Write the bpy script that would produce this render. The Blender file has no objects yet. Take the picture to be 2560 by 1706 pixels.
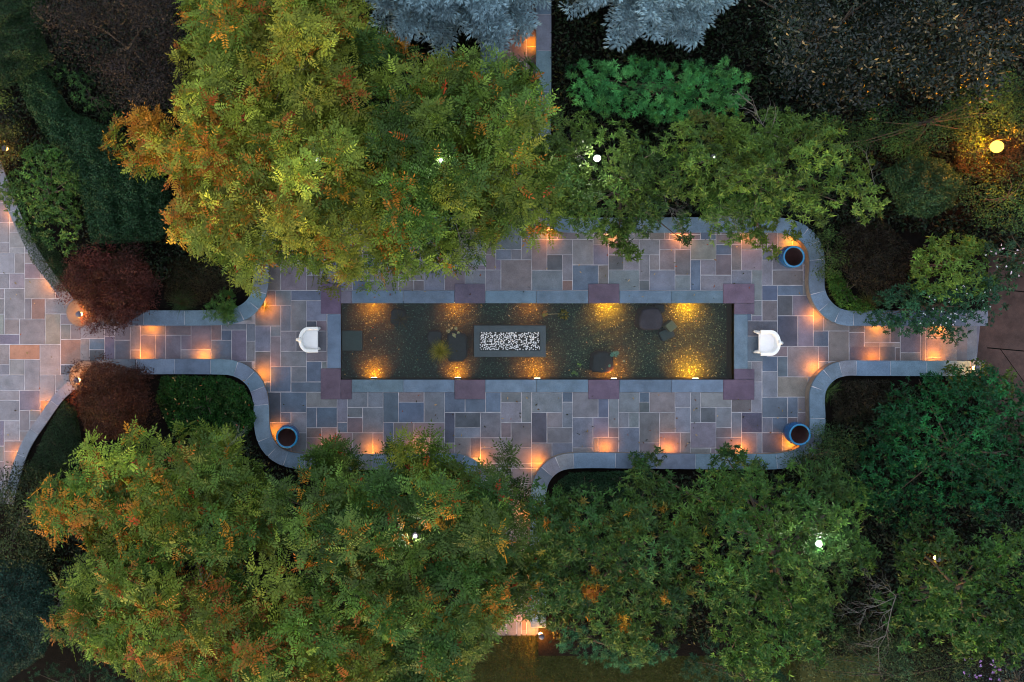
import bpy, bmesh, math, random
import numpy as np
from mathutils import Vector, Matrix, geometry

random.seed(7)
RNG = np.random.default_rng(11)
S = 0.012                      # metres of ground per photo pixel (2560 wide)
H = 28.0                       # camera height
NAD = (1030.0, 690.0)          # point straight below the camera
C = bpy.context.scene.collection
R = math.radians

def W(px, py):
    return ((px - 1280.0) * S, -(py - 853.0) * S)
CX, CY = W(*NAD)
def P(px, py, z=0.0):
    gx, gy = W(px, py)
    k = (H - z) / H
    return (CX + (gx - CX) * k, CY + (gy - CY) * k, z)

# ------------------------------------------------------------------ materials
def new_mat(name):
    m = bpy.data.materials.new(name); m.use_nodes = True
    nt = m.node_tree; nt.nodes.clear()
    out = nt.nodes.new('ShaderNodeOutputMaterial')
    return m, nt, out
def N(nt, t, **kw):
    n = nt.nodes.new(t)
    for k, v in kw.items():
        if k.startswith('_'): setattr(n, k[1:], v)
        else: n.inputs[k.replace('__', ' ')].default_value = v
    return n
def L(nt, a, b): nt.links.new(a, b)
def rgba(c): return (c[0], c[1], c[2], 1.0)

def principled(name, col, rough=0.6, metal=0.0, var=0.0, scale=8.0, bump=0.0, bscale=40.0, attr=None, spec=0.5, fine=0.0, coat=0.0):
    """base colour (or a per-face colour attribute) with noise mottling and bump"""
    m, nt, out = new_mat(name)
    b = N(nt, 'ShaderNodeBsdfPrincipled', Roughness=rough, Metallic=metal)
    b.inputs['Specular IOR Level'].default_value = spec
    b.inputs['Coat Weight'].default_value = coat
    tc = N(nt, 'ShaderNodeTexCoord')
    if attr:
        a = N(nt, 'ShaderNodeAttribute', _attribute_name=attr); src = a.outputs['Color']
    else:
        r = N(nt, 'ShaderNodeRGB'); r.outputs[0].default_value = rgba(col); src = r.outputs[0]
    if var > 0:
        nz = N(nt, 'ShaderNodeTexNoise', Scale=scale, Detail=6.0, Roughness=0.65)
        L(nt, tc.outputs['Object'], nz.inputs['Vector'])
        mr = N(nt, 'ShaderNodeMapRange'); mr.inputs['From Min'].default_value = 0.25; mr.inputs['From Max'].default_value = 0.75
        mr.inputs['To Min'].default_value = 1 - var; mr.inputs['To Max'].default_value = 1 + var
        L(nt, nz.outputs['Fac'], mr.inputs['Value'])
        mx = N(nt, 'ShaderNodeMix', _data_type='RGBA', _blend_type='MULTIPLY'); mx.inputs[0].default_value = 1.0
        L(nt, src, mx.inputs[6]); L(nt, mr.outputs[0], mx.inputs[7]); src = mx.outputs[2]
    if fine > 0:
        nz = N(nt, 'ShaderNodeTexNoise', Scale=90.0, Detail=3.0, Roughness=0.7)
        L(nt, tc.outputs['Object'], nz.inputs['Vector'])
        mr = N(nt, 'ShaderNodeMapRange'); mr.inputs['From Min'].default_value = 0.3; mr.inputs['From Max'].default_value = 0.7
        mr.inputs['To Min'].default_value = 1 - fine; mr.inputs['To Max'].default_value = 1 + fine
        L(nt, nz.outputs['Fac'], mr.inputs['Value'])
        mx = N(nt, 'ShaderNodeMix', _data_type='RGBA', _blend_type='MULTIPLY'); mx.inputs[0].default_value = 1.0
        L(nt, src, mx.inputs[6]); L(nt, mr.outputs[0], mx.inputs[7]); src = mx.outputs[2]
    L(nt, src, b.inputs['Base Color'])
    if bump > 0:
        nz = N(nt, 'ShaderNodeTexNoise', Scale=bscale, Detail=5.0)
        L(nt, tc.outputs['Object'], nz.inputs['Vector'])
        bp = N(nt, 'ShaderNodeBump', Strength=bump, Distance=0.02)
        L(nt, nz.outputs['Fac'], bp.inputs['Height']); L(nt, bp.outputs[0], b.inputs['Normal'])
    L(nt, b.outputs[0], out.inputs['Surface'])
    return m

def emission(name, col, strength):
    m, nt, out = new_mat(name)
    e = N(nt, 'ShaderNodeEmission', Strength=strength); e.inputs['Color'].default_value = rgba(col)
    L(nt, e.outputs[0], out.inputs['Surface']); return m

def leaf_mat(name, rough=0.5, trans=0.14, spec=0.2):
    m, nt, out = new_mat(name)
    a = N(nt, 'ShaderNodeAttribute', _attribute_name='tint')
    b = N(nt, 'ShaderNodeBsdfPrincipled', Roughness=rough); b.inputs['Specular IOR Level'].default_value = spec
    t = N(nt, 'ShaderNodeBsdfTranslucent'); mx = N(nt, 'ShaderNodeMixShader', Fac=trans)
    L(nt, a.outputs['Color'], b.inputs['Base Color']); L(nt, a.outputs['Color'], t.inputs['Color'])
    L(nt, b.outputs[0], mx.inputs[1]); L(nt, t.outputs[0], mx.inputs[2]); L(nt, mx.outputs[0], out.inputs['Surface'])
    return m

M = {}
M['stone'] = principled('bluestone', None, 0.75, attr='tint', var=0.30, scale=2.6, bump=0.35, bscale=25, fine=0.34, spec=0.25)
M['mortar'] = principled('mortar', (0.42, 0.405, 0.45), 0.9, var=0.45, scale=3, fine=0.2)
M['wallstone'] = principled('fieldstone', (0.24, 0.19, 0.16), 0.85, var=0.35, scale=6, bump=0.8, bscale=9, fine=0.2)
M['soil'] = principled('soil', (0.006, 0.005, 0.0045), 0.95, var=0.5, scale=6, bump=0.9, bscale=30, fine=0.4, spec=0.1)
M['bark'] = principled('bark', (0.07, 0.055, 0.045), 0.9, var=0.4, scale=9, bump=0.7, bscale=30, spec=0.2)
M['twig'] = principled('grey_twig', (0.13, 0.12, 0.115), 0.85, var=0.3, scale=12, spec=0.2)
M['leaf'] = leaf_mat('leaf')
M['waxy'] = leaf_mat('waxy_leaf', 0.45, 0.10, 0.18); M['glossy'] = leaf_mat('glossy_dark_leaf', 0.36, 0.08, 0.42)
M['needle'] = leaf_mat('needle', 0.6, 0.12, 0.15)
M['blue_glaze'] = principled('blue_glaze', (0.006, 0.075, 0.23), 0.25, var=0.3, scale=7, spec=0.5, coat=0.3)
M['rim_glaze'] = principled('rim_glaze', (0.010, 0.16, 0.36), 0.25, var=0.2, scale=9, coat=0.3)
M['clay'] = principled('clay_inside', (0.085, 0.04, 0.04), 0.9, var=0.3, scale=7)
M['plaster'] = principled('white_plaster', (0.93, 0.92, 0.93), 0.45, var=0.05, scale=6, bump=0.06, bscale=18)
M['bronze'] = principled('bronze', (0.05, 0.035, 0.025), 0.45, metal=0.9, var=0.2)
M['iron'] = principled('dark_metal', (0.03, 0.03, 0.033), 0.5, metal=0.7, var=0.2)
M['cap_metal'] = principled('grey_metal', (0.10, 0.09, 0.12), 0.4, metal=0.6, var=0.2)
M['slate'] = principled('dark_slate', (0.042, 0.062, 0.075), 0.6, var=0.25, scale=3, bump=0.3, bscale=25, fine=0.2)
M['pebble'] = principled('white_pebble', None, 0.5, attr='tint', var=0.12, scale=20)
M['rock'] = principled('dark_rock', (0.034, 0.032, 0.042), 0.85, var=0.3, scale=4, bump=0.8, bscale=16, fine=0.3)
M['tanblock'] = principled('tan_stone', (0.30, 0.24, 0.15), 0.85, var=0.15, scale=8, fine=0.15)
M['poolwall'] = principled('dark_liner', (0.012, 0.013, 0.010), 0.5, var=0.4, scale=5)
M['road'] = principled('worn_asphalt', (0.075, 0.045, 0.04), 0.9, var=0.5, scale=2.2, bump=0.5, bscale=50, fine=0.5, spec=0.2)
M['lawn'] = principled('lawn_soil', (0.045, 0.048, 0.016), 0.95, var=0.5, scale=3, fine=0.4, spec=0.1)
M['warm_lens'] = emission('warm_lens', (1.0, 0.45, 0.10), 14.0)
M['pool_lens'] = emission('pool_lens', (1.0, 0.62, 0.36), 8.0)
M['white_lens'] = emission('white_lens', (1.0, 0.88, 0.94), 60.0)
M['sodium_lens'] = emission('sodium_lens', (1.0, 0.50, 0.06), 0.9)

def water_mat():
    m, nt, out = new_mat('pond_water')
    t = N(nt, 'ShaderNodeBsdfTransparent'); t.inputs['Color'].default_value = (0.66, 0.80, 0.76, 1)
    g = N(nt, 'ShaderNodeBsdfGlossy', Roughness=0.03)
    f = N(nt, 'ShaderNodeFresnel', IOR=1.33); mx = N(nt, 'ShaderNodeMixShader')
    tc = N(nt, 'ShaderNodeTexCoord'); nz = N(nt, 'ShaderNodeTexNoise', Scale=3.0, Detail=2.0)
    bp = N(nt, 'ShaderNodeBump', Strength=0.05, Distance=0.05)
    L(nt, tc.outputs['Object'], nz.inputs['Vector']); L(nt, nz.outputs['Fac'], bp.inputs['Height'])
    L(nt, bp.outputs[0], g.inputs['Normal'])
    L(nt, f.outputs[0], mx.inputs[0]); L(nt, t.outputs[0], mx.inputs[1]); L(nt, g.outputs[0], mx.inputs[2])
    L(nt, mx.outputs[0], out.inputs['Surface']); return m
M['water'] = water_mat()

def gravel_mat():
    m, nt, out = new_mat('pond_gravel')
    tc = N(nt, 'ShaderNodeTexCoord')
    v = N(nt, 'ShaderNodeTexVoronoi', Scale=40.0); L(nt, tc.outputs['Object'], v.inputs['Vector'])
    sep = N(nt, 'ShaderNodeSeparateColor'); L(nt, v.outputs['Color'], sep.inputs[0])
    cr = N(nt, 'ShaderNodeValToRGB'); e = cr.color_ramp.elements
    e[0].position = 0.0; e[0].color = (0.010, 0.014, 0.013, 1); e[1].position = 1.0; e[1].color = (0.42, 0.37, 0.27, 1)
    for p, c in ((0.35, (0.011, 0.026, 0.024)), (0.7, (0.024, 0.046, 0.040)), (0.94, (0.075, 0.09, 0.065))):
        q = e.new(p); q.color = rgba(c)
    L(nt, sep.outputs[0], cr.inputs[0])
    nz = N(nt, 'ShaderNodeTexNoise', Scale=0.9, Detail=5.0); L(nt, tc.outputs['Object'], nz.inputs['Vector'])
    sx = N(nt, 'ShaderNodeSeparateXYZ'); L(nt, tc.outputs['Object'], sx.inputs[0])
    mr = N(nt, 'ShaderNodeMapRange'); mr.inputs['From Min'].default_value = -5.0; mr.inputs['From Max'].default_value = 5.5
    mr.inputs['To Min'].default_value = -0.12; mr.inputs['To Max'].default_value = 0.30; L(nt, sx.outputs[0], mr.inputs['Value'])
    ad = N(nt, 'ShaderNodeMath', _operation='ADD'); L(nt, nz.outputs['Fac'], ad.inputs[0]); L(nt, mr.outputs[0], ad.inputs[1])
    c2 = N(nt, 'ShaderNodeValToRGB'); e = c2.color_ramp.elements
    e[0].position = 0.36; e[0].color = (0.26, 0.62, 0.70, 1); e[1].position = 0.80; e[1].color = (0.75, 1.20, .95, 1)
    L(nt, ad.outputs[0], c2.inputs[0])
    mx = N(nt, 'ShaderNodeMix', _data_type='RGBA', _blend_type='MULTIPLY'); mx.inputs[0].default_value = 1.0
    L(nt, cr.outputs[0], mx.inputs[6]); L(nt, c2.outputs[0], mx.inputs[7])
    b = N(nt, 'ShaderNodeBsdfPrincipled', Roughness=0.8); L(nt, mx.outputs[2], b.inputs['Base Color'])
    bp = N(nt, 'ShaderNodeBump', Strength=0.6, Distance=0.02); L(nt, v.outputs['Distance'], bp.inputs['Height']); L(nt, bp.outputs[0], b.inputs['Normal'])
    L(nt, b.outputs[0], out.inputs['Surface']); return m
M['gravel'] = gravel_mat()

# ------------------------------------------------------------------ objects
def tag(o, label=None, cat=None, group=None, kind=None):
    if label: o['label'] = label
    if cat: o['category'] = cat
    if group: o['group'] = group
    if kind: o['kind'] = kind
    return o
def thing(name, label, cat, loc=(0, 0, 0), rz=0.0, group=None):
    o = bpy.data.objects.new(name, None); C.objects.link(o)
    o.empty_display_size = 0.2
    o.location = loc; o.rotation_euler = (0, 0, rz)
    return tag(o, label, cat, group)
def link_mesh(name, me, mat, parent=None, local=False):
    """meshes come in world coordinates; a part is shifted to its thing's base"""
    for m in (mat if isinstance(mat, (list, tuple)) else [mat]): me.materials.append(m)
    o = bpy.data.objects.new(name, me); C.objects.link(o)
    if parent is not None:
        o.parent = parent
        if not local:
            g = parent
            off = Vector((0, 0, 0))
            while g is not None: off += g.location; g = g.parent
            me.transform(Matrix.Translation(-off))
    return o
def set_tint(me, cols):
    a = me.attributes.new('tint', 'FLOAT_COLOR', 'FACE')
    c = np.ones((len(me.polygons), 4), dtype=np.float32); c[:, :3] = np.asarray(cols, dtype=np.float32)
    a.data.foreach_set('color', c.ravel())
def obj_bm(name, bm, mat, parent=None, local=False, smooth=False, tint=None):
    me = bpy.data.meshes.new(name)
    bm.normal_update(); bm.to_mesh(me); bm.free()
    if smooth: me.polygons.foreach_set('use_smooth', [True] * len(me.polygons))
    if tint is not None: set_tint(me, tint)
    return link_mesh(name, me, mat, parent, local)
def add_box(bm, lo, hi, rot=0.0, bevel=0.0, centre=None):
    x0, y0, z0 = lo; x1, y1, z1 = hi
    vs = [bm.verts.new(p) for p in ((x0, y0, z0), (x1, y0, z0), (x1, y1, z0), (x0, y1, z0), (x0, y0, z1), (x1, y0, z1), (x1, y1, z1), (x0, y1, z1))]
    fs = [bm.faces.new([vs[i] for i in f]) for f in ((3, 2, 1, 0), (4, 5, 6, 7), (0, 1, 5, 4), (1, 2, 6, 5), (2, 3, 7, 6), (3, 0, 4, 7))]
    if rot:
        c = Vector(centre) if centre else Vector(((x0 + x1) / 2, (y0 + y1) / 2, 0))
        bmesh.ops.rotate(bm, cent=c, matrix=Matrix.Rotation(rot, 3, 'Z'), verts=vs)
    if bevel:
        es = list({e for f in fs for e in f.edges})
        bmesh.ops.bevel(bm, geom=es, offset=bevel, segments=2, affect='EDGES')
def add_prism(bm, pts, z0, z1):
    a = [bm.verts.new((p[0], p[1], z0)) for p in pts]; b = [bm.verts.new((p[0], p[1], z1)) for p in pts]
    n = len(pts)
    try:
        bm.faces.new(b); bm.faces.new(a[::-1])
    except ValueError: pass
    for i in range(n): bm.faces.new((a[i], a[(i + 1) % n], b[(i + 1) % n], b[i]))
def add_tube(bm, pts, r, seg=6, cap=True):
    """tapered tube through points, radius per point"""
    pts = [Vector(p) for p in pts]; rings = []
    for i, p in enumerate(pts):
        d = (pts[min(i + 1, len(pts) - 1)] - pts[max(i - 1, 0)])
        d = d.normalized() if d.length > 1e-9 else Vector((0, 0, 1))
        u = d.orthogonal().normalized(); v = d.cross(u)
        ri = r[i] if isinstance(r, (list, tuple)) else r
        rings.append([bm.verts.new(p + (u * math.cos(a) + v * math.sin(a)) * ri) for a in [2 * math.pi * k / seg for k in range(seg)]])
    for a, b in zip(rings, rings[1:]):
        for k in range(seg): bm.faces.new((a[k], a[(k + 1) % seg], b[(k + 1) % seg], b[k]))
    if cap:
        bm.faces.new(rings[0][::-1]); bm.faces.new(rings[-1])
def add_lathe(bm, prof, centre=(0, 0, 0), seg=40, close=False):
    rings = []
    for (r, z) in prof:
        rings.append([bm.verts.new((centre[0] + r * math.cos(2 * math.pi * k / seg), centre[1] + r * math.sin(2 * math.pi * k / seg), centre[2] + z)) for k in range(seg)])
    for a, b in zip(rings, rings[1:]):
        for k in range(seg): bm.faces.new((a[k], a[(k + 1) % seg], b[(k + 1) % seg], b[k]))
    if close: bm.faces.new(rings[0][::-1])
    return rings

# ------------------------------------------------------------------ foliage
class Fol:
    """collects leaf quads (base, side, tip, side) as arrays and writes ONE mesh"""
    def __init__(s): s.v = []; s.c = []
    def leaves(s, p, d, n, ln, wd, col, fold=0.25, wide=0.45):
        d = d / (np.linalg.norm(d, axis=1, keepdims=True) + 1e-9)
        n = n - d * (n * d).sum(1, keepdims=True); n = n / (np.linalg.norm(n, axis=1, keepdims=True) + 1e-9)
        sd = np.cross(d, n)
        ln = np.broadcast_to(np.asarray(ln, float).reshape(-1, 1), (len(p), 1)); wd = np.broadcast_to(np.asarray(wd, float).reshape(-1, 1), (len(p), 1))
        mid = p + d * ln * wide
        a = mid + sd * wd * 0.5 + n * wd * fold; b = mid - sd * wd * 0.5 + n * wd * fold
        t = p + d * ln - n * ln * 0.08
        s.v.append(np.stack([p, a, t, b], axis=1).astype(np.float32)); s.c.append(np.clip(col, 0.002, 1).astype(np.float32))
    def build(s, name, mat, parent):
        v = np.concatenate(s.v).reshape(-1, 3); c = np.concatenate(s.c)
        off = Vector((0, 0, 0)); g = parent
        while g is not None: off += g.location; g = g.parent
        v = v - np.array(off, dtype=np.float32)
        nf = len(c); me = bpy.data.meshes.new(name)
        me.vertices.add(nf * 4); me.vertices.foreach_set('co', v.ravel())
        me.loops.add(nf * 4); me.loops.foreach_set('vertex_index', np.arange(nf * 4, dtype=np.int32))
        me.polygons.add(nf); me.polygons.foreach_set('loop_start', np.arange(0, nf * 4, 4, dtype=np.int32))
        me.update(calc_edges=True)
        set_tint(me, c)
        return link_mesh(name, me, mat, parent, local=True)

def unit(v): return v / (np.linalg.norm(v, axis=-1, keepdims=True) + 1e-9)
def rnd(n, m=3): return RNG.normal(size=(n, m))
def noise2(seed, wl):
    """smooth field over the plane, about -1..1"""
    g = np.random.default_rng(seed); k = 7
    a = g.uniform(0, 2 * math.pi, k); f = 2 * math.pi / (wl * g.uniform(0.6, 1.7, k)); ph = g.uniform(0, 7, k)
    return lambda x, y: sum(np.sin(f[i] * (np.cos(a[i]) * x + np.sin(a[i]) * y) + ph[i]) for i in range(k)) / math.sqrt(k) / 1.2
def inside(poly, x, y):
    r = np.zeros(len(x), bool); n = len(poly)
    for i in range(n):
        x0, y0 = poly[i]; x1, y1 = poly[(i + 1) % n]
        c = ((y0 > y) != (y1 > y)) & (x < (x1 - x0) * (y - y0) / (y1 - y0 + 1e-12) + x0)
        r ^= c
    return r
def edge_dist(poly, x, y):
    d = np.full(len(x), 1e9); n = len(poly)
    for i in range(n):
        a = np.array(poly[i]); b = np.array(poly[(i + 1) % n]); ab = b - a
        t = np.clip(((x - a[0]) * ab[0] + (y - a[1]) * ab[1]) / (ab @ ab + 1e-9), 0, 1)
        d = np.minimum(d, np.hypot(x - a[0] - t * ab[0], y - a[1] - t * ab[1]))
    return d
def lift(g, z):
    """ground-plane sighting points (x, y) taken to height z along the line of sight from the drone's place"""
    k = ((H - z) / H).reshape(-1, 1)
    c = np.array([[CX, CY]])
    return np.concatenate([c + (g - c) * k, z.reshape(-1, 1)], axis=1)
def dome(d, r): return np.sqrt(np.clip(1 - (1 - np.clip(d / r, 0, 1)) ** 2, 0, 1))
def poisson(poly, gap):
    pl = np.array(poly); lo, hi = pl.min(0), pl.max(0)
    n = int((hi - lo).prod() / gap ** 2 * 12) + 40
    q = RNG.uniform(lo, hi, (n, 2)); q = q[inside(poly, q[:, 0], q[:, 1])]
    cell = {}; keep = []
    for p in q:
        i, j = int(p[0] / gap), int(p[1] / gap); ok = True
        for a in range(i - 1, i + 2):
            for b in range(j - 1, j + 2):
                for o in cell.get((a, b), ()):
                    if (o[0] - p[0]) ** 2 + (o[1] - p[1]) ** 2 < gap * gap: ok = False
        if ok: cell.setdefault((i, j), []).append(p); keep.append(p)
    return np.array(keep).reshape(-1, 2)
def tangent(nrm, phi):
    ref = np.where(np.abs(nrm[:, 2:3]) > 0.9, np.array([[1.0, 0, 0]]), np.array([[0, 0, 1.0]]))
    u = unit(np.cross(nrm, ref)); v = np.cross(nrm, u)
    return u * np.cos(phi)[:, None] + v * np.sin(phi)[:, None]
def mixcols(pal, n, jitter=0.12):
    pal = np.array(pal); a = pal[RNG.integers(0, len(pal), n)]; b = pal[RNG.integers(0, len(pal), n)]
    t = RNG.uniform(0, 1, (n, 1)); return (a * t + b * (1 - t)) * np.exp(RNG.normal(0, jitter, (n, 1)))

def spray_pinnate(f, tip, nrm, col, nleaf=5, lr=0.44, pairs=6, ll=0.128, lw=0.040, aut=None):
    T = len(tip); k = np.repeat(np.arange(T), nleaf); n = nrm[k]
    phi = np.tile(np.arange(nleaf) * 2 * math.pi / nleaf, T) + np.repeat(RNG.uniform(0, 6.28, T), nleaf) + RNG.normal(0, 0.35, T * nleaf)
    d = unit(tangent(n, phi) + n * RNG.uniform(-0.05, 0.65, (len(k), 1)))
    up = unit(n - d * (n * d).sum(1, keepdims=True) + rnd(len(k)) * 0.18); sd = np.cross(d, up)
    le = lr * RNG.uniform(0.65, 1.2, (len(k), 1)); c = col[k] * np.exp(RNG.normal(0, 0.24, (len(k), 1)))
    if aut is not None:
        hit = RNG.uniform(size=len(k)) < aut[0][k]; c[hit] = aut[1][k][hit] * np.exp(RNG.normal(0, .2, (int(hit.sum()), 1)))
    red = RNG.uniform(size=len(k)) < .0045; c[red] = mixcols([(.38, .045, .012), (.42, .10, .015), (.30, .03, .02)], int(red.sum()), .2)
    for i in range(pairs):
        t = 0.22 + 0.74 * i / pairs
        p = tip[k] + d * le * t - up * le * 0.22 * t * t
        for s in (1, -1):
            dd = d * 0.5 + sd * s + up * 0.1 + rnd(len(k)) * 0.12
            f.leaves(p, dd, up + rnd(len(k)) * 0.16, ll * RNG.uniform(0.8, 1.15, len(k)) * (1 - 0.25 * t), lw, c * np.exp(RNG.normal(0, 0.09, (len(k), 1))))
    f.leaves(tip[k] + d * le * 0.96 - up * le * 0.2, d + rnd(len(k)) * 0.1, up, ll, lw, c)
def spray_whorl(f, tip, nrm, col, nleaf=8, ll=0.12, lw=0.034, rise=(-0.1, 1.1), tiers=1):
    T = len(tip); col = col * np.exp(RNG.normal(0, 0.16, (T, 1)))
    for q in range(tiers):
        k = np.repeat(np.arange(T), nleaf); n = nrm[k]
        phi = np.tile(np.arange(nleaf) * 2 * math.pi / nleaf, T) + np.repeat(RNG.uniform(0, 6.28, T), nleaf) + RNG.normal(0, 0.25, T * nleaf)
        d = unit(tangent(n, phi) + n * RNG.uniform(rise[0], rise[1], (len(k), 1)) - n * 0.35 * q)
        c = col[k] * np.exp(RNG.normal(0, 0.17, (len(k), 1)))
        f.leaves(tip[k] - n * 0.05 * q + rnd(len(k)) * 0.018, d, n + rnd(len(k)) * 0.35, ll * RNG.uniform(0.5, 1.15, len(k)) * (1 + 0.15 * q), lw * RNG.uniform(0.85, 1.15, len(k)), c)
def spray_loose(f, tip, nrm, col, nleaf=9, ll=0.07, lw=0.03, r=0.1):
    k = np.repeat(np.arange(len(tip)), nleaf)
    f.leaves(tip[k] + rnd(len(k)) * r, rnd(len(k)) + nrm[k] * 0.5, nrm[k] + rnd(len(k)) * 0.5, ll * RNG.uniform(0.6, 1.25, len(k)), lw, col[k] * np.exp(RNG.normal(0, 0.22, (len(k), 1))))

def gpoly(poly): return [W(*p) for p in poly]

def crown(poly, z0, z1, pal, kind='pinnate', gap=0.62, rad=0.5, tips=12, edge=0.8, jit=0.46, autumn=None, acols=None, seed=1, under=0.7, flat=0.6, clumpvar=0.22, inset=None, **kw):
    """a crown: clumps over a domed, uneven surface, each clump a rounded head of leaf sprays; returns the leaves and the clump centres"""
    g = gpoly(poly); f = Fol()
    cen = poisson(g, gap); dd = edge_dist(g, cen[:, 0], cen[:, 1])
    if inset is None: inset = min(0.26 if kind == 'pinnate' else 0.10 if z1 > 3 else 0.03, 0.35 * dd.max())
    cen = cen[dd > inset]
    d = edge_dist(g, cen[:, 0], cen[:, 1])
    dm = dome(d, edge)
    hn = noise2(seed * 3 + 1, 1.6)(cen[:, 0], cen[:, 1]) * 0.22 * (z1 - z0)
    z = z0 + (z1 - z0) * dm + hn + RNG.normal(0, jit, len(cen)) * (0.4 + 0.6 * dm)
    cc = mixcols(pal, len(cen), clumpvar)
    rr = rad * RNG.uniform(0.7, 1.25, len(cen))
    nu = int(len(cen) * under)
    if nu:
        i = RNG.integers(0, len(cen), nu)
        cen = np.concatenate([cen, cen[i] + RNG.normal(0, gap * 0.5, (nu, 2))]); z = np.concatenate([z, np.maximum(z[i] - RNG.uniform(0.7, 1.9, nu), 0.6)])
        cc = np.concatenate([cc, mixcols(pal, nu, clumpvar)]); rr = np.concatenate([rr, rad * RNG.uniform(0.8, 1.3, nu)])
    ctr = lift(cen, z)
    k = np.repeat(np.arange(len(ctr)), tips)
    n = rnd(len(k)); n[:, 2] = np.abs(n[:, 2]) * 1.2 - 0.25; n = unit(n)
    sc = np.stack([rr[k], rr[k], rr[k] * flat], axis=1) * RNG.uniform(0.55, 1.05, (len(k), 1))
    tip = ctr[k] + n * sc
    nn = unit(n * np.array([0.8, 0.8, 1.0]) + np.array([0, 0, 0.55]))
    col = cc[k] * np.exp(RNG.normal(0, 0.12, (len(k), 1)))
    if autumn is not None:
        nz = noise2(seed * 13 + 5, 1.1); nz2 = noise2(seed * 7 + 3, 0.45)
        gx = CX + (tip[:, 0] - CX) * H / (H - tip[:, 2]); gy = CY + (tip[:, 1] - CY) * H / (H - tip[:, 2])
        a = np.zeros(len(k)) + autumn[0]
        for (px, py, pr, st) in autumn[1:]:
            ax, ay = W(px, py); a = np.maximum(a, st * np.exp(-((gx - ax) ** 2 + (gy - ay) ** 2) / (pr * S) ** 2))
        q = a + 0.13 * nz(gx, gy) + 0.24 * nz2(gx, gy) + RNG.normal(0, 0.17, len(k))
        warm = np.clip((q - 0.34) / 0.28, 0, 1)[:, None]
        ac = mixcols(acols, len(k), 0.15)
        if kind == 'pinnate': kw['aut'] = (warm[:, 0] * .95, ac)
        else: col = col * (1 - warm) + ac * warm
    dict(pinnate=spray_pinnate, whorl=spray_whorl, loose=spray_loose)[kind](f, tip, nn, col, **kw)
    return f, ctr

def mound(poly, z0, z1, pal, dens=1500, ll=0.05, lw=0.016, edge=1.0, lump=0.12, wl=0.5, depth=0.12, seed=1, droop=0.0, tint2=None, up=0.5, side=True, f=None):
    """a dense shrub, hedge or ground cover: leaves on and just under a lumpy domed skin"""
    g = gpoly(poly); f = f or Fol(); pl = np.array(g); lo, hi = pl.min(0), pl.max(0)
    n = int((hi - lo).prod() * dens); q = RNG.uniform(lo, hi, (n, 2)); q = q[inside(g, q[:, 0], q[:, 1])]
    nz = noise2(seed, wl); nz2 = noise2(seed + 77, wl * 2.6)
    def hgt(a):
        d = edge_dist(g, a[:, 0], a[:, 1])
        return z0 + (z1 - z0) * dome(d + 0.02, edge) + lump * nz(a[:, 0], a[:, 1]) + lump * 0.8 * nz2(a[:, 0], a[:, 1])
    z = hgt(q); e = 0.06
    gx = (hgt(q + [e, 0]) - z) / e; gy = (hgt(q + [0, e]) - z) / e
    nrm = unit(np.stack([-gx, -gy, np.ones(len(q))], axis=1))
    z = np.maximum(z - RNG.exponential(depth, len(q)), 0.02)
    p = lift(q, z)
    if side:   # the flanks hang down to the ground
        i = RNG.integers(0, len(q), int(len(q) * 0.25)); d = edge_dist(g, q[i, 0], q[i, 1]); i = i[d < edge * 0.5]
        zz = z[i] * RNG.uniform(0.15, 1.0, len(i)); p = np.concatenate([p, lift(q[i], zz)]); nrm = np.concatenate([nrm, nrm[i]])
    cn = np.array(pl.mean(0))
    out = np.concatenate([p[:, :2] - cn, np.zeros((len(p), 1))], axis=1); out = unit(out)
    d = rnd(len(p)) + nrm * up + (out * 0.8 + np.array([0, 0, -1.0])) * droop
    col = mixcols(pal, len(p), 0.25)
    if tint2:
        t = np.clip(0.5 + 0.5 * nz2(p[:, 0] * 1.3, p[:, 1] * 1.3), 0, 1)[:, None]; col = col * (1 - t * tint2[1]) + np.array(tint2[0]) * t * tint2[1] * np.exp(RNG.normal(0, 0.2, (len(p), 1)))
    f.leaves(p, d, nrm + rnd(len(p)) * 0.45, ll * RNG.uniform(0.6, 1.3, len(p)), lw * RNG.uniform(0.8, 1.2, len(p)), col)
    return f

def limbs(base, ctr, n=14, r=0.11, fork=None):
    """trunk with limbs reaching towards some of the clumps"""
    bm = bmesh.new(); b = Vector(base); top = Vector(ctr.mean(0)); top.z = max(b.z + 0.5, ctr[:, 2].max() * 0.55)
    m = b.lerp(top, 0.5) + Vector((random.uniform(-.1, .1), random.uniform(-.1, .1), 0))
    add_tube(bm, [b, b + Vector((0, 0, 0.15)), m, top], [r * 1.5, r * 1.15, r, r * 0.8], 10)
    for i in RNG.permutation(len(ctr))[:n]:
        e = Vector(ctr[i]); e.z -= min(.5, .25 * e.z); st = m.lerp(top, random.uniform(0.1, 1.0))
        mid = st.lerp(e, 0.5) + Vector((random.uniform(-.15, .15), random.uniform(-.15, .15), random.uniform(-.1, .1)))
        add_tube(bm, [st, st.lerp(mid, 0.5), mid, mid.lerp(e, 0.55), e], [r * 0.5, r * 0.4, r * 0.3, r * 0.18, 0.006], 6)
    return bm
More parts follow.
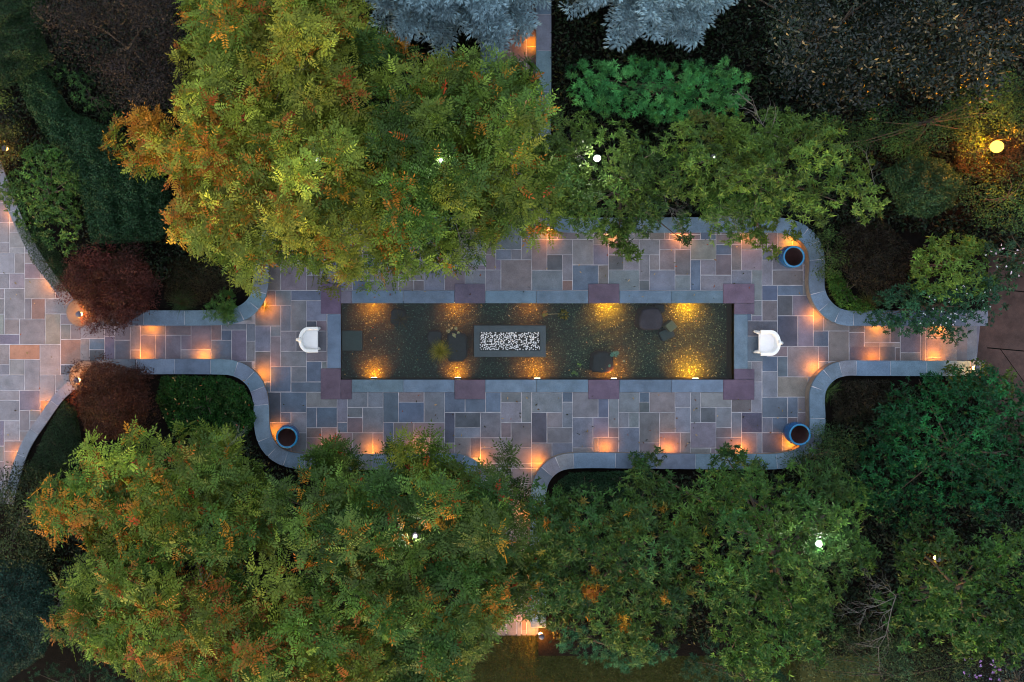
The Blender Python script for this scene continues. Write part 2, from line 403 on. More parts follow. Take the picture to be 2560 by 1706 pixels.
def twig_spray(bm, base, direc, ln, r, depth=3, spread=0.6):
    b = Vector(base); d = Vector(direc).normalized(); pts = [b]; 
    for i in range(4):
        d = (d + Vector((random.gauss(0, .16), random.gauss(0, .16), random.gauss(0, .10)))).normalized(); pts.append(pts[-1] + d * ln / 4)
    add_tube(bm, pts, [r, r * .85, r * .7, r * .5, r * .3], 4)
    if depth > 0:
        for i in range(1, 5):
            for _ in range(2 if depth > 1 else 1):
                s = d.cross(Vector((0, 0, 1))).normalized() * random.choice((-1, 1))
                twig_spray(bm, pts[i], d + s * random.uniform(.4, 1.0) * spread * 1.6 + Vector((0, 0, random.uniform(-.2, .2))), ln * random.uniform(.35, .6), r * .55, depth - 1, spread)

def plant(name, label, cat, group, base, leaves, mat, ctr=None, n=12, r=0.10, part='crown', trunk='trunk', bare=()):
    b = P(base[0], base[1], base[2] if len(base) > 2 else 0.3)
    t = thing(name, label, cat, b, 0, group)
    leaves.build(part, M[mat], t)
    if ctr is not None:
        obj_bm(trunk, limbs(b, ctr, n, r), M['bark'], t, smooth=True)
    for (px, py, z, ang, ln, rr, dp) in bare:
        bm = bmesh.new(); twig_spray(bm, P(px, py, z), (math.cos(R(ang)), math.sin(R(ang)), 0.12), ln, rr * .65, dp)
        obj_bm('bare_branch', bm, M['twig'], t)
    return t

# ------------------------------------------------------------------ ground, pond, paving
PX0, PX1, PY0, PY1 = 851.0, 1836.0, 757.5, 950.5     # pond rim in photo pixels
pl, pt_ = W(PX0, PY0); pr, pb = W(PX1, PY1)
ZR = -0.62                                            # the drive beyond the steps lies lower
xs = [-70, pl, pr, W(2352, 0)[0], W(2353, 0)[0], 70]; ys = [-70, pb, pt_ + 0.06, 70]
bm = bmesh.new(); gv = {}
for i, x in enumerate(xs):
    for j, y in enumerate(ys): gv[i, j] = bm.verts.new((x, y, -0.03 if i < 4 else ZR))
for i in range(len(xs) - 1):
    for j in range(len(ys) - 1):
        if (i, j) != (1, 1): bm.faces.new((gv[i, j], gv[i + 1, j], gv[i + 1, j + 1], gv[i, j + 1]))
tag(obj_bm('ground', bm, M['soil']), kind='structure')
bm = bmesh.new()
q = [W(2420, 560), W(2900, 560), W(2900, 1120), W(2420, 1120)]
bm.faces.new([bm.verts.new((x, y, ZR + 0.02)) for x, y in q[::-1]])
tag(obj_bm('drive_road', bm, M['road']), kind='structure')
bm = bmesh.new()   # cracks in the drive
for a, b_, w_ in (((2470, 721), (2640, 738), 0.018), ((2468, 870), (2640, 885), 0.016), ((2500, 872), (2600, 1010), 0.010)):
    A = Vector(P(*a, ZR + 0.024)); B = Vector(P(*b_, ZR + 0.024)); s_ = (B - A).cross(Vector((0, 0, 1))).normalized() * w_
    bm.faces.new([bm.verts.new(p) for p in (A - s_, B - s_, B + s_, A + s_)])
tag(obj_bm('road_cracks', bm, M['soil']), kind='structure')
bm = bmesh.new()
q = [W(700, 1586), W(2200, 1586), W(2200, 2000), W(700, 2000)]
bm.faces.new([bm.verts.new((x, y, -0.012)) for x, y in q[::-1]])
tag(obj_bm('lawn', bm, M['lawn']), kind='structure')

# mortar bed under the flags, in butted rectangles (a hole is left for the pond)
areas = [(-200, 380, 225, 1290), (225, 805, 660, 907), (660, 540, PX0, 1178), (PX0, 540, PX1, PY0 - 5), (PX0, PY1, PX1, 1178), (PX1, 540, 2075, 1178), (2075, 806, 2352, 907), (560, 770, 660, 805), (560, 907, 660, 945), (1215, -120, 1350, 540), (1200, 1178, 1350, 1586)]
bm = bmesh.new()
for (a, b_, c, d) in areas:
    x0, y0 = W(a, d); x1, y1 = W(c, b_)
    bm.faces.new([bm.verts.new(p) for p in ((x0, y0, 0), (x1, y0, 0), (x1, y1, 0), (x0, y1, 0))])
tag(obj_bm('patio_bed', bm, M['mortar']), kind='structure')

MX, MY = 12.8, 12.7
STONES = """0 -10 3 -4 n;3 -10 8 -7 g;3 -7 6 -4 D;6 -7 8 -2 g;6 -2 8 0 r;0 -4 6 0 b;8 -10 12 -5 g;12 -9 15 -5 b;12 -11 16 -9 g;8 -5 13 0 B;13 -5 15 0 n;15 -9 18 -7 p;15 -7 18 -4 D;15 -4 21 0 e;18 -10 21 -4 g;21 -10 25 -7 g;21 -7 23 -2 g;23 -7 25 -4 n;23 -4 28 0 b;21 -2 23 0 D;25 -10 29 -8 n;25 -8 28 -4 n;28 -8 31 -3 m;28 -3 31 0 b;29 -11 31 -8 n;31 -10 36 -6 t;31 -6 33 0 B;33 -6 36 -3 g;33 -3 39 0 g;36 -7 39 -3 m;36 -9 39 -7 B;36 -11 41 -9 n;39 -9 41 -4 n;41 -11 44 -8 n;41 -8 45 -4 g;39 -4 43 -1 e;43 -4 45 2 g;-26 -6 -21 -2 n;-26 -2 -23 0 n;-23 -2 -21 0 m;-21 -6 -17 0 b;-17 -4 -13 0 m;-13 -4 -9 -1 g;-9 -4 -6 0 g;-6 -6 0 0 n;-29 -5 -26 0 n;-32 -2 -29 0 b;-35 -2 -32 0 B;-44 -3 -38 0 m;-49 -5 -44 0 n;-52 -5 -49 0 n
-50 0 -47 3 b;-47 0 -41 2 B;-52 0 -50 3 n;-54 3 -49 7 n;-49 3 -47 8 b;-47 2 -44 8 e;-44 2 -40 6 b;-44 6 -42 8 D;-42 6 -40 8 m;-54 7 -51 12 b;-51 7 -49 9 g;-51 9 -49 15 n;-49 8 -46 12 g;-46 8 -40 12 p;-54 12 -51 18 m;-49 12 -44 15 e;-44 12 -40 14 m;-44 14 -41 18 B;-47 15 -44 18 e;-51 15 -47 20 B;-47 18 -41 20 B;-52 18 -51 20 B;-52 20 -49 26 K;-49 20 -44 24 B;-49 24 -47 26 B;-47 24 -44 28 g;-52 26 -47 29 m;-44 20 -38 23 g;-44 23 -42 27 B;-42 23 -38 27 B;-44 27 -41 29 m;-44 29 -41 32 m;-41 27 -38 32 n;-38 21 -36 26 e;-38 26 -36 28 B;-36 20 -32 23 b;-36 23 -33 25 e;-36 25 -33 28 m;-33 23 -29 28 e;-32 20 -29 23 b;-38 28 -35 32 n;-35 28 -31 32 n;-31 28 -29 32 n;-29 20 -26 26 B;-26 20 -21 22 n;-26 22 -21 26 B;-21 20 -17 26 e;-29 26 -27 30 B;-27 26 -23 32 n;-23 26 -17 29 n;-20 29 -17 32 n;-17 20 -13 24 B;-13 21 -9 24 B;-9 20 -6 24 B;-17 24 -15 30 K;-15 24 -10 27 D;-15 27 -10 29 b;-10 24 -6 29 e;-12 29 -10 33 m;-10 29 -4 31 g;-10 31 -6 34 n;-6 20 -2 22 e;-6 22 -2 26 e;-2 20 0 26 e;-6 26 -4 29 m;-4 26 0 31 D;0 20 6 24 e;6 20 8 22 B;6 22 8 27 e;0 24 3 30 K;3 24 6 27 g;3 27 8 30 g;8 20 13 25 g;13 21 15 25 B;15 21 17 27 e;8 25 12 31 b;12 25 15 29 b;15 27 17 29 m;12 29 13 32 n;13 29 17 32 n;17 20 21 24 e;21 20 23 22 B;21 22 23 24 D;23 20 28 24 n;17 24 19 27 e;19 24 21 27 e;17 27 21 32 b;21 24 25 30 m;25 24 28 28 n;28 20 31 23 b;28 23 31 28 b;25 28 29 32 n;29 28 31 32 n;21 30 25 32 m;31 20 33 26 e;33 20 39 23 g;33 23 36 26 D;31 26 36 31 g;36 23 39 27 b;36 27 39 29 m;36 29 41 32 n;39 21 43 24 m;39 24 41 29 b;41 24 45 28 K;41 28 44 32 n;43 18 45 24 g;0 30 4 34 n;4 30 8 34 b;-6 31 0 34 n
45 -8 47 -6 B;47 -8 53 -4 p;45 -6 47 -1 g;47 -4 53 -1 m;45 -1 48 2 B;48 -1 53 1 B;48 1 51 5 D;51 1 55 5 p;45 2 48 6 m;48 5 52 11 K;52 5 55 11 b;55 3 57 8 n;57 3 62 8 n;55 8 58 11 B;58 8 62 14 n;42 6 48 9 D;42 9 46 14 B;46 9 48 11 n;50 11 56 17 m;56 11 58 14 m;62 11 68 14 m;68 11 71 14 m;46 11 50 13 n;48 13 50 17 B;45 13 48 16 B;45 16 48 21 b;48 17 54 21 t;45 21 50 25 B;50 21 52 25 B;52 21 54 24 n;52 24 54 28 n;45 25 47 28 b;47 25 50 28 B;45 28 49 32 m;43 14 45 18 g
-86.4 9.5 -83.4 11.7 B;-86.4 11.7 -83.4 14 D;-83.4 9 -81.4 14 p;-81.4 9.8 -78.4 14 p;-78.4 7 -76.4 11.7 g;-78.4 11.7 -76.4 14 n;-76.4 8.8 -73.5 14 p;-73.5 8.8 -71.5 14 p;-71.5 6.5 -66.5 8.8 m;-71.5 8.8 -68.5 14 p;-68.5 8.8 -66.5 11.7 p;-66.5 6.5 -62.6 11.7 p;-68.5 11.7 -62.6 14 g;-62.6 6.5 -60.6 9.8 m;-62.6 9.8 -58.6 14 B;-60.6 6.5 -55.7 7.8 b;-60.6 7.8 -58.6 9.8 B;-58.6 7.8 -55.7 14 p;-55.7 6.5 -54 10 b;-55.7 10 -54 14 g;-88.1 6.5 -83.4 9.5 g;-88.1 9.5 -86.4 14 n;-83.4 6.5 -81.4 9 p;-81.4 6.5 -78.4 9.8 p;-76.4 6.5 -71.5 8.8 n"""
PLAZA = """-2 0 2 4 g;2 0 4 4 n;4 0 7 2 n;4 2 7 5 n;7 2 9 5 n;-2 4 1 7 g;1 4 4 7 g;4 5 10 9 t;10 7 13 9 n;0 7 4 13 g;-2 7 0 9 g;-2 9 0 12 g;4 9 5.3 13 g;5.3 9 8 13 r;8 9 13 12 g;8 12 11 18 t;11 14 13 17 n;13 14 15 17 n;11 12 17 14 g;0 13 3 16 n;-2 12 0 16 g;3 13 8 18 n;-2 16 3 18 p;1 18 7 21 R;-2 18 1 22 n;-2 22 1 24 p;7 18 11 24 t;11 17 15 22 r;11 22 15 24 D;1 21 4 24 g;4 21 7 27 g;-2 24 4 27 g;7 24 10 29 g;10 24 14 27 g;10 27 13 29 m;-2 27 3 29 g;-2 29 3 33 g;3 27 7 31 p;7 29 11 33 r;3 31 5 35 n;5 31 7 33 n;5 33 9 36 n;-2 33 0 38 p;0 33 3 37 g;3 35 5 37 n;0 37 4 39 n;0 39 4 42 n"""
PAL = dict(b=(0.165, 0.185, 0.235), B=(0.095, 0.135, 0.195), D=(0.090, 0.102, 0.122), K=(0.060, 0.072, 0.105), g=(0.190, 0.190, 0.215), e=(0.163, 0.183, 0.210), n=(0.195, 0.172, 0.182), p=(0.160, 0.150, 0.195),
           m=(0.155, 0.135, 0.150), t=(0.222, 0.205, 0.205), r=(0.215, 0.135, 0.110), R=(0.30, 0.165, 0.115), u=(0.122, 0.092, 0.140), c=(0.130, 0.195, 0.270))
stone_bm = bmesh.new(); stone_tint = []
def stone(x0, y0, x1, y1, col, zt, gap=1.15):
    """one flag, rim eased; corners in photo pixels"""
    a, b_ = W(x0 + gap * random.uniform(.5, 1.1), y1 - gap * random.uniform(.5, 1.1)); c, d = W(x1 - gap * random.uniform(.5, 1.1), y0 + gap * random.uniform(.5, 1.1))
    e = 0.006; vs = []
    for (z, k) in ((-0.01, 0), (zt - 0.005, 0), (zt, e)):
        vs.append([stone_bm.verts.new(p) for p in ((a + k, b_ + k, z), (c - k, b_ + k, z), (c - k, d - k, z), (a + k, d - k, z))])
    for lo, hi in zip(vs, vs[1:]):
        for i in range(4): stone_bm.faces.new((lo[i], lo[(i + 1) % 4], hi[(i + 1) % 4], hi[i])); stone_tint.append(col)
    stone_bm.faces.new(vs[-1]); stone_tint.append(col)
def jit(k):
    c = np.array(PAL[k]); c = c if k in 'cuR' else (c * .85 + np.array((.165, .162, .190)) * .15) * np.array((1.0, 1.0, 1.03)); c = c * math.exp(random.gauss(0, 0.08)); c = c * np.exp(np.array([random.gauss(0, .035) for _ in range(3)])); return c
done = []
def zt(): return random.uniform(0.006, 0.013)
for x0o, y0o, txt in ((1329.0, 726.6, STONES), (10.35, 633.2, PLAZA)):
    for row in txt.replace('\n', ';').split(';'):
        k = row.split(); a, b_, c, d = [float(v) for v in k[:4]]
        rc = (x0o + MX * a, y0o + MY * b_, x0o + MX * c, y0o + MY * d)
        if rc[0] < PX1 and rc[2] > PX0 and rc[1] < PY1 and rc[3] > PY0:    # stop at the coping
            continue
        done.append(rc); stone(*rc, jit(k[4]), zt())
coping_zone = (819.0, 726.6, 1868.0, 981.0)
def fill(area, x0o, y0o, pal):
    """random pattern-cut flags over what the survey left open"""
    a0, b0, a1, b1 = area
    i0, i1 = math.floor((a0 - x0o) / MX), math.ceil((a1 - x0o) / MX); j0, j1 = math.floor((b0 - y0o) / MY), math.ceil((b1 - y0o) / MY)
    free = {}
    for i in range(i0, i1):
        for j in range(j0, j1):
            mx_, my_ = x0o + MX * (i + .5), y0o + MY * (j + .5)
            ok = a0 <= mx_ <= a1 and b0 <= my_ <= b1 and not (coping_zone[0] < mx_ < coping_zone[2] and coping_zone[1] < my_ < coping_zone[3])
            if ok:
                for r in done:
                    if r[0] - 2 < mx_ < r[2] + 2 and r[1] - 2 < my_ < r[3] + 2: ok = False; break
            free[i, j] = ok
    for j in range(j0, j1):
        for i in range(i0, i1):
            if not free.get((i, j)): continue
            w_ = random.choice((2, 3, 3, 4, 4, 5, 6)); h_ = random.choice((2, 3, 3, 4, 4, 5, 6))
            a = 1
            while a < w_ and free.get((i + a, j)): a += 1
            b_ = 1
            while b_ < h_ and all(free.get((i + q, j + b_)) for q in range(a)): b_ += 1
            for q in range(a):
                for t in range(b_): free[i + q, j + t] = False
            rc = (x0o + MX * i, y0o + MY * j, x0o + MX * (i + a), y0o + MY * (j + b_)); done.append(rc); stone(*rc, jit(random.choice(pal)), zt())
fill((-190, 385, 222, 1285), 10.35, 633.2, 'gggntpm')
fill((222, 806, 662, 906), 1334.0, 726.6, 'pgbnB')
fill((560, 770, 662, 805), 1334.0, 726.6, 'pgbn'); fill((560, 907, 662, 945), 1334.0, 726.6, 'pgbn')
fill((662, 545, 2070, 1175), 1329.0, 726.6, 'ggebnnpmB')
fill((2070, 808, 2350, 906), 1329.0, 730.0, 'mmnnt')
fill((1218, -110, 1346, 545), 1329.0, 726.6, 'mnpm')
fill((1204, 1175, 1346, 1585), 1329.0, 726.6, 'nntrg')
tag(obj_bm('patio_paving', stone_bm, M['stone'], tint=stone_tint), kind='structure')

# coping: long blue slabs and purple squares round the pond
stone_bm = bmesh.new(); stone_tint = []
def cop(x0, y0, x1, y1, k): stone(x0, y0, x1, y1, jit(k), 0.034, 0.55)
for y0, y1, yp0, yp1 in ((726.6, 759, 709.5, 759), (949, 981, 949, 998.5)):
    for x0, x1, k in ((880, 1008, 'c'), (1008, 1136, 'c'), (1213, 1341, 'c'), (1341, 1470, 'c'), (1548, 1678, 'c'), (1678, 1807, 'c')): cop(x0, y0, x1, y1, k)
    for x0, x1 in ((1136, 1213), (1470, 1548)): cop(x0, yp0, x1, yp1, 'u')
cop(802, 709, 852.5, 785.5, 'u'); cop(852.5, 726.6, 880, 759, 'p')
cop(802, 921, 852.5, 998.5, 'u'); cop(852.5, 949, 880, 998.5, 'u')
cop(1807, 709.5, 1885.5, 759, 'u'); cop(1834.5, 759, 1885.5, 786, 'u')
cop(1807, 949, 1885.5, 1000, 'u'); cop(1834.5, 922.5, 1885.5, 949, 'u')
cop(818.5, 785.5, 852.5, 921, 'c'); cop(1834.5, 786, 1868.5, 922.5, 'c')
tag(obj_bm('pond_coping', stone_bm, M['stone'], tint=stone_tint), 'blue slab and purple square stone coping round the rectangular pond', 'coping')

# pond shell and water
ZF = -0.70
bm = bmesh.new()
pt0 = pt_; pt_ += 0.06
v = [bm.verts.new(p) for p in ((pl, pb, 0.02), (pr, pb, 0.02), (pr, pt_, 0.02), (pl, pt_, 0.02), (pl, pb, ZF - .05), (pr, pb, ZF - .05), (pr, pt_, ZF - .05), (pl, pt_, ZF - .05))]
for i in range(4): bm.faces.new((v[(i + 1) % 4], v[i], v[4 + i], v[4 + (i + 1) % 4]))
pond = thing('pond_basin', 'long dark basin of the rectangular pond with a gravel bed', 'pond basin', ((pl + pr) / 2, (pt_ + pb) / 2, ZF))
obj_bm('side_wall', bm, M['poolwall'], pond)
bm = bmesh.new(); nxg, nyg = 160, 34; g_ = [[None] * (nyg + 1) for _ in range(nxg + 1)]
nz_ = noise2(5, 0.5)
for i in range(nxg + 1):
    for j in range(nyg + 1):
        x = pl + (pr - pl) * i / nxg; y = pb + (pt_ - pb) * j / nyg
        g_[i][j] = bm.verts.new((x, y, ZF + 0.02 * float(nz_(np.array([x]), np.array([y]))[0])))
for i in range(nxg):
    for j in range(nyg): bm.faces.new((g_[i][j], g_[i + 1][j], g_[i + 1][j + 1], g_[i][j + 1]))
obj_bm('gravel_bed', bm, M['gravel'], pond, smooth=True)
bm = bmesh.new(); bm.faces.new([bm.verts.new(p) for p in ((pl, pb, -0.09), (pr, pb, -0.09), (pr, pt_, -0.09), (pl, pt_, -0.09))])
tag(obj_bm('pond_water', bm, M['water']), kind='structure'); pt_ = pt0

# ------------------------------------------------------------------ garden walls
def smooth_path(px, z, step=0.07):
    pts = [Vector(P(x, y, z)) for x, y in px]; out = []
    for i in range(len(pts) - 1):
        p0, p1, p2, p3 = pts[max(i - 1, 0)], pts[i], pts[i + 1], pts[min(i + 2, len(pts) - 1)]
        n = max(2, int((p2 - p1).length / step))
        t0 = (p2 - p0) * .5 if i > 0 else (p2 - p1); t1 = (p3 - p1) * .5 if i + 2 < len(pts) else (p2 - p1)
        ln = (p2 - p1).length
        if t0.length > 0: t0 = t0.normalized() * ln
        if t1.length > 0: t1 = t1.normalized() * ln
        for k in range(n):
            t = k / n; a = 2 * t ** 3 - 3 * t ** 2 + 1; b_ = t ** 3 - 2 * t ** 2 + t; c = -2 * t ** 3 + 3 * t ** 2; d = t ** 3 - t ** 2
            out.append(p1 * a + t0 * b_ + p2 * c + t1 * d)
    out.append(pts[-1]); return out
def offs(path, h):
    Lf, Rt = [], []
    for i, p in enumerate(path):
        d = path[min(i + 1, len(path) - 1)] - path[max(i - 1, 0)]; d.z = 0; d.normalize(); n = Vector((-d.y, d.x, 0))
        Lf.append(p + n * h); Rt.append(p - n * h)
    return Lf, Rt
def add_ribbon(bm, path, h, z0, z1):
    a, b_ = offs(path, h); add = []
    rows = []
    for p, q in zip(a, b_):
        rows.append([bm.verts.new((p.x, p.y, z0)), bm.verts.new((p.x, p.y, z1)), bm.verts.new((q.x, q.y, z1)), bm.verts.new((q.x, q.y, z0))])
    for r, s in zip(rows, rows[1:]):
        for k in range(4): bm.faces.new((r[k], r[(k + 1) % 4], s[(k + 1) % 4], s[k]))
    bm.faces.new(rows[0]); bm.faces.new(rows[-1][::-1])
    return 4 * (len(rows) - 1) + 2
WALLS = {}
CAPZ = 0.46
def wall(key, label, px, half=0.226, top=CAPZ, cols='cccbcB', zb=-0.02):
    path = smooth_path(px, top); WALLS[key] = path
    mid = path[len(path) // 2]
    t = thing('garden_wall', label, 'garden wall', (mid.x, mid.y, 0), 0, 'curved garden walls round the patio')
    bm = bmesh.new(); add_ribbon(bm, path, half - 0.055, zb, top - 0.065); obj_bm('wall_body', bm, M['wallstone'], t)
    bm = bmesh.new(); add_ribbon(bm, path, half - 0.02, top - 0.058, top - 0.004); obj_bm('mortar_core', bm, M['mortar'], t)
    bm = bmesh.new(); tint = []; i = 0
    while i < len(path) - 2:
        d0 = (path[i + 1] - path[i]).normalized(); j = i + 1; ln = 0.0; lim = random.uniform(0.95, 1.25)
        while j < len(path) - 1:
            ln += (path[j] - path[j - 1]).length; d1 = (path[j] - path[j - 1]).normalized()
            bend = d0.angle(d1)
            if ln > (0.40 if bend > 0.22 else lim): break
            j += 1
        if len(path) - 1 - j < 4: j = len(path) - 1
        seg = [p.copy() for p in path[i:j + 1]]
        if len(seg) >= 2:
            e = 0.007; seg[0] += (seg[1] - seg[0]).normalized() * e; seg[-1] += (seg[-2] - seg[-1]).normalized() * e
            n = add_ribbon(bm, seg, half, top - 0.062 + random.uniform(0, .002), top + random.uniform(0, .005)); tint += [jit(random.choice(cols))] * n
        i = j
    obj_bm('cap', bm, M['stone'], t, tint=tint)
    return t
NW = [(1221, -60), (1219, 464), (1212, 514), (1192, 545), (1145, 560), (900, 559), (760, 559), (712, 567), (680, 586), (660, 618), (653, 655), (653, 694), (648, 730), (632, 762), (602, 784), (562, 794), (240, 795)]
SW = [(240, 918), (562, 918), (602, 928), (632, 952), (648, 985), (653, 1020), (654, 1060), (662, 1098), (682, 1128), (714, 1147), (762, 1155), (900, 1156), (1110, 1154), (1150, 1156), (1188, 1176), (1208, 1212), (1214, 1260), (1216, 1560)]
SE = [(1346, 1570), (1345, 1300), (1345, 1250), (1352, 1207), (1372, 1176), (1402, 1158), (1447, 1152), (1600, 1153), (1900, 1155), (1960, 1152), (2005, 1137), (2033, 1105), (2044, 1065), (2044, 985), (2056, 955), (2082, 931), (2116, 921), (2160, 921), (2462, 922)]
NE = [(1359, -60), (1359, 200), (1357, 380), (1349, 465), (1354, 510), (1370, 541), (1402, 560), (1447, 563), (1900, 563), (1960, 565), (2005, 581), (2033, 611), (2043, 650), (2043, 720), (2055, 755), (2082, 783), (2114, 795), (2160, 796), (2470, 796)]
wall('NW', 'curved slate capped wall around the bed of the golden tree and the upper red maple', NW)
wall('SW', 'curved slate capped wall around the bed of the lower red maple, beside the blue jar', SW)
wall('SE', 'curved slate capped wall below the pond, from the south path to the lower side of the steps', SE)
wall('NE', 'curved slate capped wall above the pond, from the north path to the upper side of the steps', NE)
wall('PNW', 'narrow slate capped plaza wall under the clipped hedge and laurel', [(186, 770), (140, 712), (90, 640), (48, 560), (12, 470), (-20, 380)], half=0.15, cols='bgb')
wall('PSW', 'narrow slate capped plaza wall curving away below the lower lantern', [(190, 955), (150, 990), (108, 1048), (66, 1112), (42, 1175), (20, 1260)], half=0.15, cols='bgb')

def pier(px, py, r, label):
    x, y, z = P(px, py, 0.50); t = thing('stone_pier', label, 'pier', (x, y, 0), 0, 'round piers at the plaza end of the walls')
    bm = bmesh.new(); add_lathe(bm, [(r - .05, -.02), (r - .05, .43)], (x, y, 0), 40); obj_bm('pier_body', bm, M['wallstone'], t)
    bm = bmesh.new(); rg = add_lathe(bm, [(r - .05, .43), (r, .435), (r, .49), (r - .01, .50)], (x, y, 0), 48); bm.faces.new(rg[-1])
    obj_bm('pier_cap', bm, M['stone'], t, tint=[(0.11, 0.10, 0.10)] * len(bm.faces))
pier(201, 781, 0.42, 'round stone pier half hidden by the upper red maple')
pier(212, 942, 0.47, 'round stone pier with a lantern beside the lower red maple')

def soil(name, px, z=0.30):
    pts = [Vector(P(x, y, z)) for x, y in px]
    tri = geometry.tessellate_polygon([[Vector((p.x, p.y, 0)) for p in pts]])
    bm = bmesh.new(); vs = [bm.verts.new(p) for p in pts]
    for f in tri:
        try: bm.faces.new([vs[i] for i in f])
        except ValueError: pass
    bmesh.ops.recalc_face_normals(bm, faces=bm.faces)
    if sum(f.normal.z for f in bm.faces) < 0: bmesh.ops.reverse_faces(bm, faces=bm.faces)
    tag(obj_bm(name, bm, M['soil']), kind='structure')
soil('bed_soil', NW + [(186, 770), (140, 712), (90, 640), (48, 560), (12, 470), (-20, 380), (-900, 300), (-900, -900), (1221, -900)])
soil('bed_soil', SW + [(1216, 1560), (1180, 1600), (-900, 1600), (-900, 1300), (20, 1260), (42, 1175), (66, 1112), (108, 1048), (150, 990), (190, 955)], 0.29)
soil('bed_soil', SE + [(2462, 1100), (3300, 1200), (3300, 1640), (1346, 1640)], 0.28)
soil('bed_soil', NE + [(2470, 640), (3300, 600), (3300, -900), (1359, -900)], 0.27)

# steps down to the drive
for i, (x0, x1, lab) in enumerate(((2352, 2393, 'top stone step, lit orange by the wall lights'), (2393, 2426, 'second stone step down from the corridor'), (2426, 2458, 'third stone step, pale grey and next to the narrow last one'))):
    bm = bmesh.new(); a, b_ = W(x0, 903); c, d = W(x1 + 2, 815)
    z = -0.005 - 0.15 * i
    add_box(bm, (a, b_, ZR), (c - 0.024, d, z), bevel=0.008)
    o = tag(obj_bm('stone_step', bm, M['stone'], tint=PAL['t'] if i == 0 else PAL['n'] if i == 1 else PAL['g']), lab, 'step', 'steps between the corridor and the drive')
bm = bmesh.new()
add_prism(bm, [W(2458, 903), W(2465, 903), W(2478, 770), W(2458, 770)], ZR, -0.455)
tag(obj_bm('stone_step', bm, M['stone'], tint=PAL['p']), 'narrow slanting last step at the edge of the brown drive', 'step', 'steps between the corridor and the drive')

# ------------------------------------------------------------------ lamps
AMBER = (1.0, 0.27, 0.004)
def area_light(parent, loc, direc, sx, sy, power, col, spread=180):
    d = bpy.data.lights.new('lamp_light', 'AREA'); d.shape = 'RECTANGLE'; d.size = sx; d.size_y = sy; d.energy = power; d.color = col; d.spread = R(spread)
    o = bpy.data.objects.new('lamp_light', d); C.objects.link(o); o.parent = parent
    o.location = loc; o.rotation_euler = Vector(direc).to_track_quat('-Z', 'Y').to_euler(); return o
def point_light(parent, loc, r, power, col):
    d = bpy.data.lights.new('lamp_light', 'POINT'); d.shadow_soft_size = r; d.energy = power; d.color = col
    o = bpy.data.objects.new('lamp_light', d); C.objects.link(o); o.parent = parent; o.location = loc; return o
proto_fix = None
def wall_light(key, px, py, label, power=1.0):
    """slim bronze fixture tucked under a wall cap, lens facing down"""
    global proto_fix
    q = Vector(P(px, py, 0.35)); path = WALLS[key]
    c = min(path, key=lambda p: (p.x - q.x) ** 2 + (p.y - q.y) ** 2); n = Vector((q.x - c.x, q.y - c.y, 0)).normalized()
    half = 0.171 if key[0] != 'P' else 0.095
    loc = Vector((c.x, c.y, 0.368)) + n * (half + 0.004)
    t = thing('wall_light', label, 'wall light', loc, math.atan2(n.y, n.x), 'amber lights under the wall caps')
    if proto_fix is None:
        bm = bmesh.new(); add_box(bm, (0, -.11, .002), (.03, .11, .024), bevel=.003); a = obj_bm('housing', bm, M['bronze'], t, local=True)
        bm = bmesh.new(); add_box(bm, (.006, -.10, -.004), (.025, .10, .001)); b_ = obj_bm('lens', bm, M['warm_lens'], t, local=True)
        proto_fix = (a, b_)
    else:
        for p in proto_fix: o = p.copy(); C.objects.link(o); o.parent = t
    a = area_light(t, (.034, 0, -.012), (0.45, 0, -1), .20, .02, 2.3 * power * POWER, AMBER, 112)
    a.rotation_euler = Vector((0.45, 0, -1)).to_track_quat('-Z', 'Y').to_euler()
    return t
POWER = 0.35
